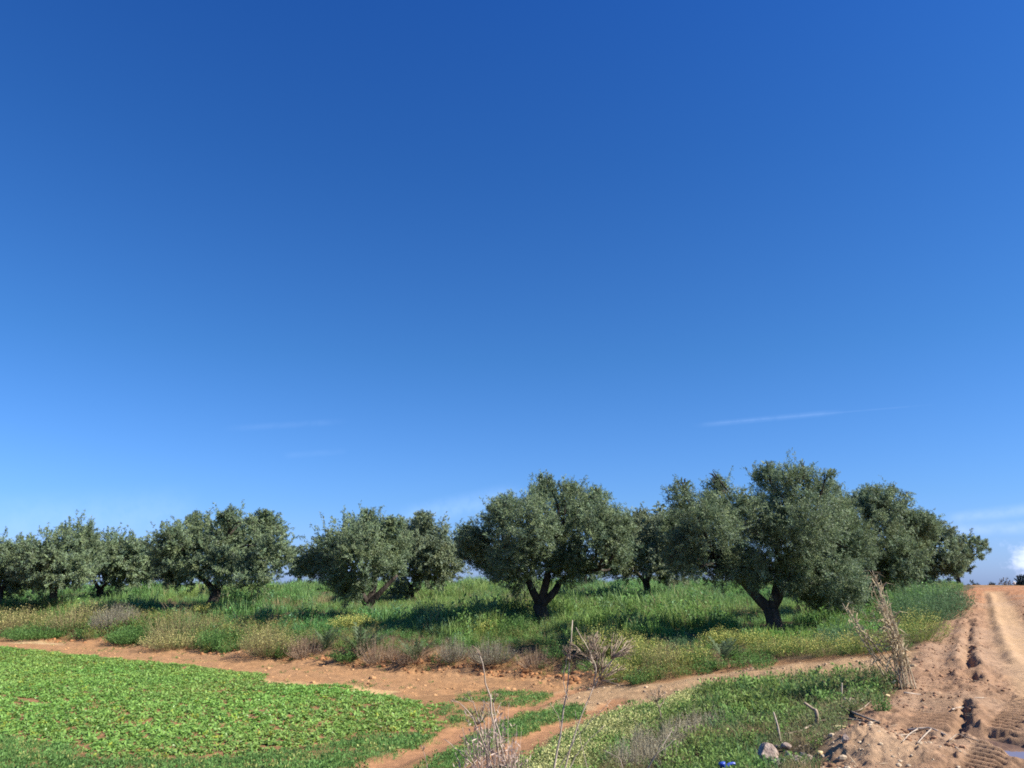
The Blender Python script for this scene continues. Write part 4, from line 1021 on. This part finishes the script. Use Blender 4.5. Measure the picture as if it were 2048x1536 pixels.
stick('fallen_branch', 'long thin branch lying along the weeds on the track edge', [(1556, 1476), (1600, 1466), (1640, 1447), (1680, 1441), (1738, 1444)], 5, M_stick, 'branch')
stick('fallen_branch', 'thick brown branch lying over the crest of the track edge', [(1664, 1411), (1695, 1424), (1722, 1436), (1760, 1446)], 6, M_stick, 'branch', forks=[([(1700, 1426), (1724, 1424), (1742, 1408)], 2.5)])
stick('bent_branch', 'bent broken branch standing up in the slope weeds', [(1634, 1452), (1633, 1425), (1626, 1418), (1608, 1405)], 8, M_stick, 'branch', lift=1)
stick('dead_stake', 'pale upright stake above the rubble in the weeds', [(1561, 1482), (1556, 1455), (1547, 1424)], 5, M_palestick, 'stake', lift=1)
stick('dead_stake', 'thin pale upright stem before the dark green clump', [(1685, 1412), (1684, 1388), (1684, 1366)], 3.5, M_palestick, 'stake', lift=1)

def stone(name, label, u, v, wpx, mat, asp=(1, .8, .75), seed=0, cat='stone', group='stones and rubble on the slope', raise_=.3, cuts=7):
    g = gpf(u, v)[0]; r = wpx / 2 * g[1] / F
    bm = bmesh.new(); bmesh.ops.create_icosphere(bm, subdivisions=4, radius=1)
    rg = np.random.default_rng(seed + 5)
    pl = [(unit(rg.normal(size=3)), rg.uniform(.62, .85)) for _ in range(cuts)]
    V = np.array([w.co[:] for w in bm.verts])
    for n, d in pl:
        s = V @ n; V = V - np.maximum(s - d, 0)[:, None] * n
    V = V * (1 + .16 * (vn3(V * 2.2 + seed, 3)[:, None] - .5) + .07 * (vn3(V * 6 + seed, 5)[:, None] - .5))
    V = V * np.array(asp) * r
    for w, c in zip(bm.verts, V): w.co = c
    me = bpy.data.meshes.new(name); bm.to_mesh(me); bm.free(); me.materials.append(mat)
    o = bpy.data.objects.new(name, me); COL.objects.link(o); o.location = g + np.array([0, 0, r * asp[2] * raise_]); o.rotation_euler = (0, 0, seed * 1.3)
    return tag(o, label, cat, group)
stone('stone', 'largest pinkish rubble block near the bottom edge', 1536, 1524, 48, M_stone, (1, .8, .8), 1, raise_=.7)
stone('stone', 'small pale stone right of the largest rubble block', 1573, 1500, 22, M_stone, (1, .8, .7), 2, raise_=.7)
stone('stone', 'squarish grey stone in the weeds at the bottom, below the rubble block', 1560, 1533, 30, M_grey, (1, .9, .55), 3, raise_=.7)
stone('stone', 'broken pink stone at the bottom edge right of the grey one', 1596, 1530, 34, M_stone, (1, .7, .6), 4, raise_=.6)
stone('stone', 'small round stone at the lower left of the rubble block', 1522, 1528, 20, M_stone, (1, .8, .8), 5, raise_=.6)
stone('stone', 'dark stone between the two pink rubble blocks', 1578, 1516, 20, M_grey, (1, .8, .7), 6, raise_=.6)
stone('stone', 'flat sandy yellow stone in dry weeds below the long thin branch', 1680, 1461, 30, M_tan, (1, .8, .3), 7, raise_=1.0)
stone('stone', 'tilted pale stone against the shaded edge of the mud mound', 1692, 1486, 20, M_stone, (.7, .8, 1.0), 8, raise_=.6)
stone('stone', 'tiny cream stone on the mud edge below the cane roots', 1776, 1393, 10, M_tan, (1, .9, .7), 9)
stone('stone', 'flat grey slab lying in the slope weeds', 1518, 1402, 30, M_grey, (1, .5, .22), 10, raise_=2.2)
stone('stone', 'pale rounded lump behind the thick brown branch', 1694, 1410, 40, M_stone, (1, .8, .5), 12, raise_=.4)
stone('stone', 'thin pinkish shard on the far side of the rubble', 1556, 1496, 18, M_stone, (1, .6, .4), 21, raise_=.6)
stone('stone', 'angular brown stone at the right end of the rubble', 1618, 1522, 24, M_stone, (1, .8, .6), 22, raise_=.6)
stone('stone', 'small grey pebble in front of the angular brown stone', 1606, 1512, 14, M_grey, (1, .8, .7), 23, raise_=.6)
stone('stone', 'small pink pebble touching the foot of the largest rubble block', 1548, 1527, 16, M_stone, (1, .8, .7), 24, raise_=.6)
stone('stone', 'pale flake lying between the rubble and the mud mound', 1640, 1508, 16, M_tan, (1, .7, .4), 25, raise_=.8)
o = stone('plastic_rag', 'scrap of white plastic at the roots of the leaning canes', 1789, 1368, 16, M_white, (1, .6, .55), 11, 'litter', None, .8, 10)
o = stone('plastic_sheet', 'tiny white scrap on the skyline where the track crests', 2029, 1172, 12, M_white, (1, .5, .6), 13, 'litter', None, 1.6, 8)

def blue_jug():
    g = gpf(1452, 1564)[0] - np.array([0, 0, .03]); Y = g[1]; k = Y / F
    root = empty('plastic_jug', g); tag(root, 'bright blue plastic jug half hidden in the weeds at the bottom', 'jug')
    bm = bmesh.new(); bmesh.ops.create_cube(bm, size=1)
    for w in bm.verts:
        t = .62 if w.co.z > 0 else 1
        w.co = Vector((w.co.x * .085 * t, w.co.y * .12 * t, (w.co.z + .5) * .17))
    bmesh.ops.bevel(bm, geom=bm.edges[:], offset=.018, segments=3, affect='EDGES')
    def done(bm, nm):
        me = bpy.data.meshes.new(nm); bm.to_mesh(me); bm.free(); me.polygons.foreach_set('use_smooth', [True] * len(me.polygons)); me.materials.append(M_blue)
        o = bpy.data.objects.new(nm, me); COL.objects.link(o); o.parent = root; return o
    done(bm, 'body')
    T = Tubes(); T.tube(curve([(.02, 0, .155), (.06, 0, .185), (.12, 0, .185), (.155, 0, .14), (.15, 0, .10)], 12), .016, 8); T.build('handle', M_blue, root)
    T = Tubes(); T.tube([(-.005, 0, .16), (-.008, 0, .19), (-.008, 0, .195), (-.01, 0, .215)], [.03, .028, .034, .034], 12); T.build('cap', M_blue, root)
    root.rotation_euler = (0, math.radians(-6), math.radians(10))
blue_jug()

# loose clods of mud : nobody could count them
def clods():
    bm = bmesh.new(); bmesh.ops.create_cube(bm, size=1); bmesh.ops.subdivide_edges(bm, edges=bm.edges[:], cuts=1, use_grid_fill=True)
    V = np.array([w.co[:] for w in bm.verts]); V = unit(V); Fc = np.array([[w.index for w in f.verts] for f in bm.faces]); bm.free()
    tm = []
    for k in range(8):
        W = V * (1 + .7 * (vn3(V * 1.7 + k * 5.3, k)[:, None] - .5)) * np.array([1, 1, .7]); tm.append((W[Fc], np.ones((len(Fc), 3))))
    B = Quads()
    p, s = pts_in(P_road, 240, 6, 30, 9)
    keep = (fbm(p[:, 0], p[:, 1], 1.6, 3, 301) > .44 + .12 * rng.random(len(p))) & (seg_dist(p[:, 0], p[:, 1], smooth, False)[0] > .45) & (np.hypot((p[:, 0] - puddle[0]) / .6, (p[:, 1] - puddle[1]) / 1.4) > 1); p = p[keep]
    c = np.array([.36, .205, .13]) * rng.uniform(.75, 1.25, (len(p), 1))
    scatter(B, tm, on_ground(p), np.minimum(.04, .004 + .0075 * rng.exponential(1, len(p))), c)
    p, s = pts_in(P_head, 14, 14, 34, 20); c = np.array([.54, .30, .15]) * rng.uniform(.7, 1.25, (len(p), 1))
    scatter(B, tm, on_ground(p), .008 + .012 * rng.exponential(1, len(p)), c)
    p, s = pts_in(P_side, 30, 10, 26, 14); c = np.array([.52, .36, .23]) * rng.uniform(.7, 1.3, (len(p), 1))
    scatter(B, tm, on_ground(p), .006 + .010 * rng.exponential(1, len(p)), c)
    # pale chips on the mound
    p = mound[:2] + rng.normal(size=(260, 2)) * np.array([.4, .6]); c = np.array([.60, .46, .33]) * rng.uniform(.7, 1.2, (len(p), 1))
    scatter(B, tm, on_ground(p), .005 + .006 * rng.exponential(1, len(p)), c)
    # lumps along the bank foot
    i = rng.integers(0, len(toe_w) - 1, 900); f = rng.random((900, 1)); p = toe_w[i] * (1 - f) + toe_w[i + 1] * f + rng.normal(size=(900, 2)) * np.array([.2, .22])
    c = np.array([.44, .21, .10]) * rng.uniform(.6, 1.2, (len(p), 1))
    scatter(B, tm, on_ground(p), .015 + .022 * rng.exponential(1, len(p)), c)
    o = B.build('soil_clods', foliage_mat('clod_soil', 0, .95, .1, (.76, .77, .72))); tag(o, 'loose crumbs and clods of red-brown soil', 'soil', None, 'stuff')
    # straw litter on the track edge
    B = Quads()
    p, s = pts_in(P_road, 9, 6, 20, 10); p = p[(sd(p[:, 0], p[:, 1], P_road) < 1.6)]
    P3 = on_ground(p) + np.array([0, 0, .015]); n = len(P3); d = rdir(n) * np.array([1, 1, .12])
    B.add(leaves(P3, d, rng.uniform(.05, .25, n), np.full(n, .007), np.tile([0, 0, 1.0], (n, 1)) + rng.normal(size=(n, 3)) * .3), np.array([.52, .42, .28]) * rng.uniform(.6, 1.2, (n, 1)))
    o = B.build('straw_litter', M_dry); tag(o, 'bits of dry straw scattered on the muddy track edge', 'straw', None, 'stuff')
clods()

# far shrubs on the skyline by the track
def far_bush(u, v, Y, w, h, label, col, dens=1.0):
    c = at(u, v, Y); c[2] = float(ground_z([c[0]], [c[1]])[0]); top = at(u, v - h, Y)[2]
    r = w / 2 * Y / F
    H = max(.5, top - c[2]); n = int(2600 * dens)
    d = rdir(n); d[:, 2] = np.abs(d[:, 2]); p = c + d * np.array([r, r, H]) * (.4 + .62 * rng.random((n, 1)) ** .6)
    k = vn3(p * 1.4, 5) > .34; p = p[k]; n = len(p)
    B = Quads(); B.add(leaves(p, d[k] + rng.normal(size=(n, 3)) * .6 + np.array([0, 0, .4]), rng.uniform(.2, .45, n), rng.uniform(.06, .13, n)), np.array(col) * rng.normal(1, .18, (n, 1)))
    root = empty('skyline_shrub', c); tag(root, label, 'shrub', 'shrubs on the skyline')
    B.build('foliage', M_leaf, root, c)
    T = Tubes(); T.tube([c - np.array([0, 0, .3]), c + np.array([.05, 0, H * .5])], [.12, .06], 7)
    for _ in range(5):
        T.tube([c + np.array([0, 0, H * .15]), c + rdir(1)[0] * np.array([r * .6, r * .6, 0]) + np.array([0, 0, H * .75])], [.07, .02], 5)
    T.build('stem', M_bark, root, c)
far_bush(1944, 1178, 92, 14, 16, 'small round shrub on the skyline right of the last olive', (.05, .07, .05), .5)
far_bush(1957, 1178, 98, 16, 8, 'low dark shrub on the skyline beside the small round one', (.05, .065, .05), .4)
far_bush(1985, 1178, 95, 22, 11, 'low dark shrub where the track meets the sky', (.045, .055, .05), .6)
far_bush(2012, 1178, 100, 40, 20, 'bare greyish shrub on the skyline above the track', (.16, .13, .12), .5)
far_bush(2046, 1178, 90, 32, 26, 'dark dense shrub on the skyline at the right edge', (.035, .045, .045), 1)
far_bush(582, 1178, 110, 40, 16, 'distant round shrub on the horizon in the gap of sky', (.06, .085, .055), .8)

# ------------------------------------------------------------------ sky, sun, camera
SUN_AZ, SUN_EL = math.radians(107), math.radians(42)
w = bpy.data.worlds.new('World'); S.world = w; w.use_nodes = True
nt = w.node_tree; N, L = nt.nodes, nt.links; N.clear()
sky = N.new('ShaderNodeTexSky'); sky.sky_type = 'NISHITA'; sky.sun_disc = False; sky.sun_elevation = SUN_EL; sky.sun_rotation = SUN_AZ
sky.altitude = 0; sky.air_density = 1.0; sky.dust_density = 0.6; sky.ozone_density = 3.0
tc = N.new('ShaderNodeTexCoord')
def vdot(vec):
    n = N.new('ShaderNodeVectorMath'); n.operation = 'DOT_PRODUCT'; L.new(tc.outputs['Generated'], n.inputs[0]); n.inputs[1].default_value = vec; return n.outputs['Value']
def mth(op, a, b=None, c=None, clamp=False):
    n = N.new('ShaderNodeMath'); n.operation = op; n.use_clamp = clamp
    for i, q in enumerate((a, b, c)):
        if q is None: continue
        if isinstance(q, (int, float)): n.inputs[i].default_value = q
        else: L.new(q, n.inputs[i])
    return n.outputs[0]
def smooth_(x, a, b, lo=0, hi=1):
    n = N.new('ShaderNodeMapRange'); n.interpolation_type = 'SMOOTHSTEP'; n.inputs[1].default_value = a; n.inputs[2].default_value = b; n.inputs[3].default_value = lo; n.inputs[4].default_value = hi
    L.new(x, n.inputs[0]); return n.outputs[0]
def nz(scale, detail, stretch=(1, 1, 1), off=(0, 0, 0), rough=.6):
    m = N.new('ShaderNodeMapping'); m.inputs['Scale'].default_value = stretch; m.inputs['Location'].default_value = off; L.new(tc.outputs['Generated'], m.inputs[0])
    n = N.new('ShaderNodeTexNoise'); n.inputs['Scale'].default_value = scale; n.inputs['Detail'].default_value = detail; n.inputs['Roughness'].default_value = rough; L.new(m.outputs[0], n.inputs[0]); return n.outputs[0]
col = sky.outputs[0]
def mixc(fac, c):
    global col
    n = N.new('ShaderNodeMix'); n.data_type = 'RGBA'; L.new(fac, n.inputs[0]); L.new(col, n.inputs[6]); n.inputs[7].default_value = (*c, 1); col = n.outputs[2]
# clear dry air: less red overhead, a little more towards the horizon
tr = N.new('ShaderNodeValToRGB'); tr.color_ramp.elements[0].position = 0; tr.color_ramp.elements[0].color = (.55, .78, 1.62, 1); tr.color_ramp.elements[1].position = .75; tr.color_ramp.elements[1].color = (.13, .50, 1.18, 1)
for p_, c_ in ((.035, (.52, .76, 1.45, 1)), (.10, (.43, .72, 1.22, 1)), (.28, (.295, .66, 1.09, 1)), (.5, (.20, .575, 1.10, 1))):
    e_ = tr.color_ramp.elements.new(p_); e_.color = c_
L.new(vdot((0, 0, 1)), tr.inputs[0])
tm_ = N.new('ShaderNodeMix'); tm_.data_type = 'RGBA'; tm_.blend_type = 'MULTIPLY'; tm_.inputs[0].default_value = 1
L.new(col, tm_.inputs[6]); L.new(tr.outputs[0], tm_.inputs[7]); col = tm_.outputs[2]
az_ = N.new('ShaderNodeVectorMath'); az_.operation = 'SCALE'; L.new(col, az_.inputs[0]); L.new(smooth_(vdot((1, 0, 0)), -.55, .5, .89, .89), az_.inputs['Scale']); col = az_.outputs[0]
def streak(p0, p1, width, strength, c):
    a = unit(ray(*p0)); b = unit(ray(*p1)); n = unit(np.cross(a, b)); t = unit(b - a); mid = unit(a + b); half = math.acos(min(1, float(a @ b))) / 2
    dperp = mth('ABSOLUTE', vdot(n)); along = mth('ABSOLUTE', vdot(unit(t - mid * (t @ mid))))
    m = mth('MULTIPLY', smooth_(dperp, 0, width, 1, 0), smooth_(along, math.sin(half) * .6, math.sin(half), 1, 0))
    front = smooth_(vdot(mid), 0.5, .7)
    m = mth('MULTIPLY', mth('MULTIPLY', m, front), mth('MULTIPLY', smooth_(nz(60, 4), .25, .65, .4, 1), strength))
    mixc(m, c)
CW = (8.5, 10.5, 14.5)
streak((1385, 850), (1890, 807), .0015, .024, CW)
streak((1380, 852), (1700, 822), .005, .04, CW)
streak((440, 858), (700, 842), .006, .022, CW)
streak((560, 912), (700, 902), .006, .02, CW)
streak((1880, 1040), (2140, 1010), .010, .20, (5.5, 6.6, 11.5))
streak((1880, 1062), (2140, 1050), .010, .22, (5.8, 6.8, 11.5))
streak((780, 1045), (1060, 985), .022, .09, CW)
streak((-60, 1050), (420, 1020), .04, .05, (8.5, 9.5, 13))
# cumulus low on the right
z_ = vdot((0, 0, 1)); xr = vdot(tuple(unit(np.array([1.0, 0, 0]))))
cu = nz(26, 7, (1, 1, 1.25), (.3, .2, .13), .62)
reg = mth('MULTIPLY', smooth_(xr, .512, .55), mth('MULTIPLY', smooth_(z_, .060, .025), smooth_(vdot((0, 1, 0)), .3, .5)))
cm = smooth_(mth('ADD', cu, mth('MULTIPLY', reg, .32)), .60, .86)
cm = mth('MULTIPLY', cm, smooth_(reg, .02, .2))
mixc(mth('MULTIPLY', cm, .62), (8.2, 8.6, 11.5))
bg = N.new('ShaderNodeBackground'); bg.inputs['Strength'].default_value = .075
L.new(col, bg.inputs[0])
ow = N.new('ShaderNodeOutputWorld'); L.new(bg.outputs[0], ow.inputs[0])

sl = bpy.data.lights.new('sun', 'SUN'); sl.energy = 4.9; sl.angle = math.radians(.53); sl.color = (1, .95, .87)
so = bpy.data.objects.new('sun', sl); COL.objects.link(so)
sd_ = Vector((math.sin(SUN_AZ) * math.cos(SUN_EL), math.cos(SUN_AZ) * math.cos(SUN_EL), math.sin(SUN_EL)))
so.rotation_euler = sd_.to_track_quat('Z', 'Y').to_euler()

cam = bpy.data.cameras.new('camera'); co = bpy.data.objects.new('camera', cam); COL.objects.link(co)
cam.sensor_fit = 'HORIZONTAL'; cam.sensor_width = 36; cam.lens = 36 * F / 2048; cam.clip_start = .05; cam.clip_end = 20000
co.location = (0, 0, ZE); co.rotation_euler = (math.pi / 2 + PITCH, 0, 0); S.camera = co
S.view_settings.view_transform = 'Standard'; S.view_settings.look = 'None'; S.view_settings.exposure = 1.05; S.view_settings.gamma = 1
S.cycles.max_bounces = 6; S.cycles.diffuse_bounces = 3; S.cycles.transmission_bounces = 3; S.cycles.glossy_bounces = 2
S.cycles.use_denoising = False; S.cycles.pixel_filter_type = 'BLACKMAN_HARRIS'; S.cycles.filter_width = 1.8
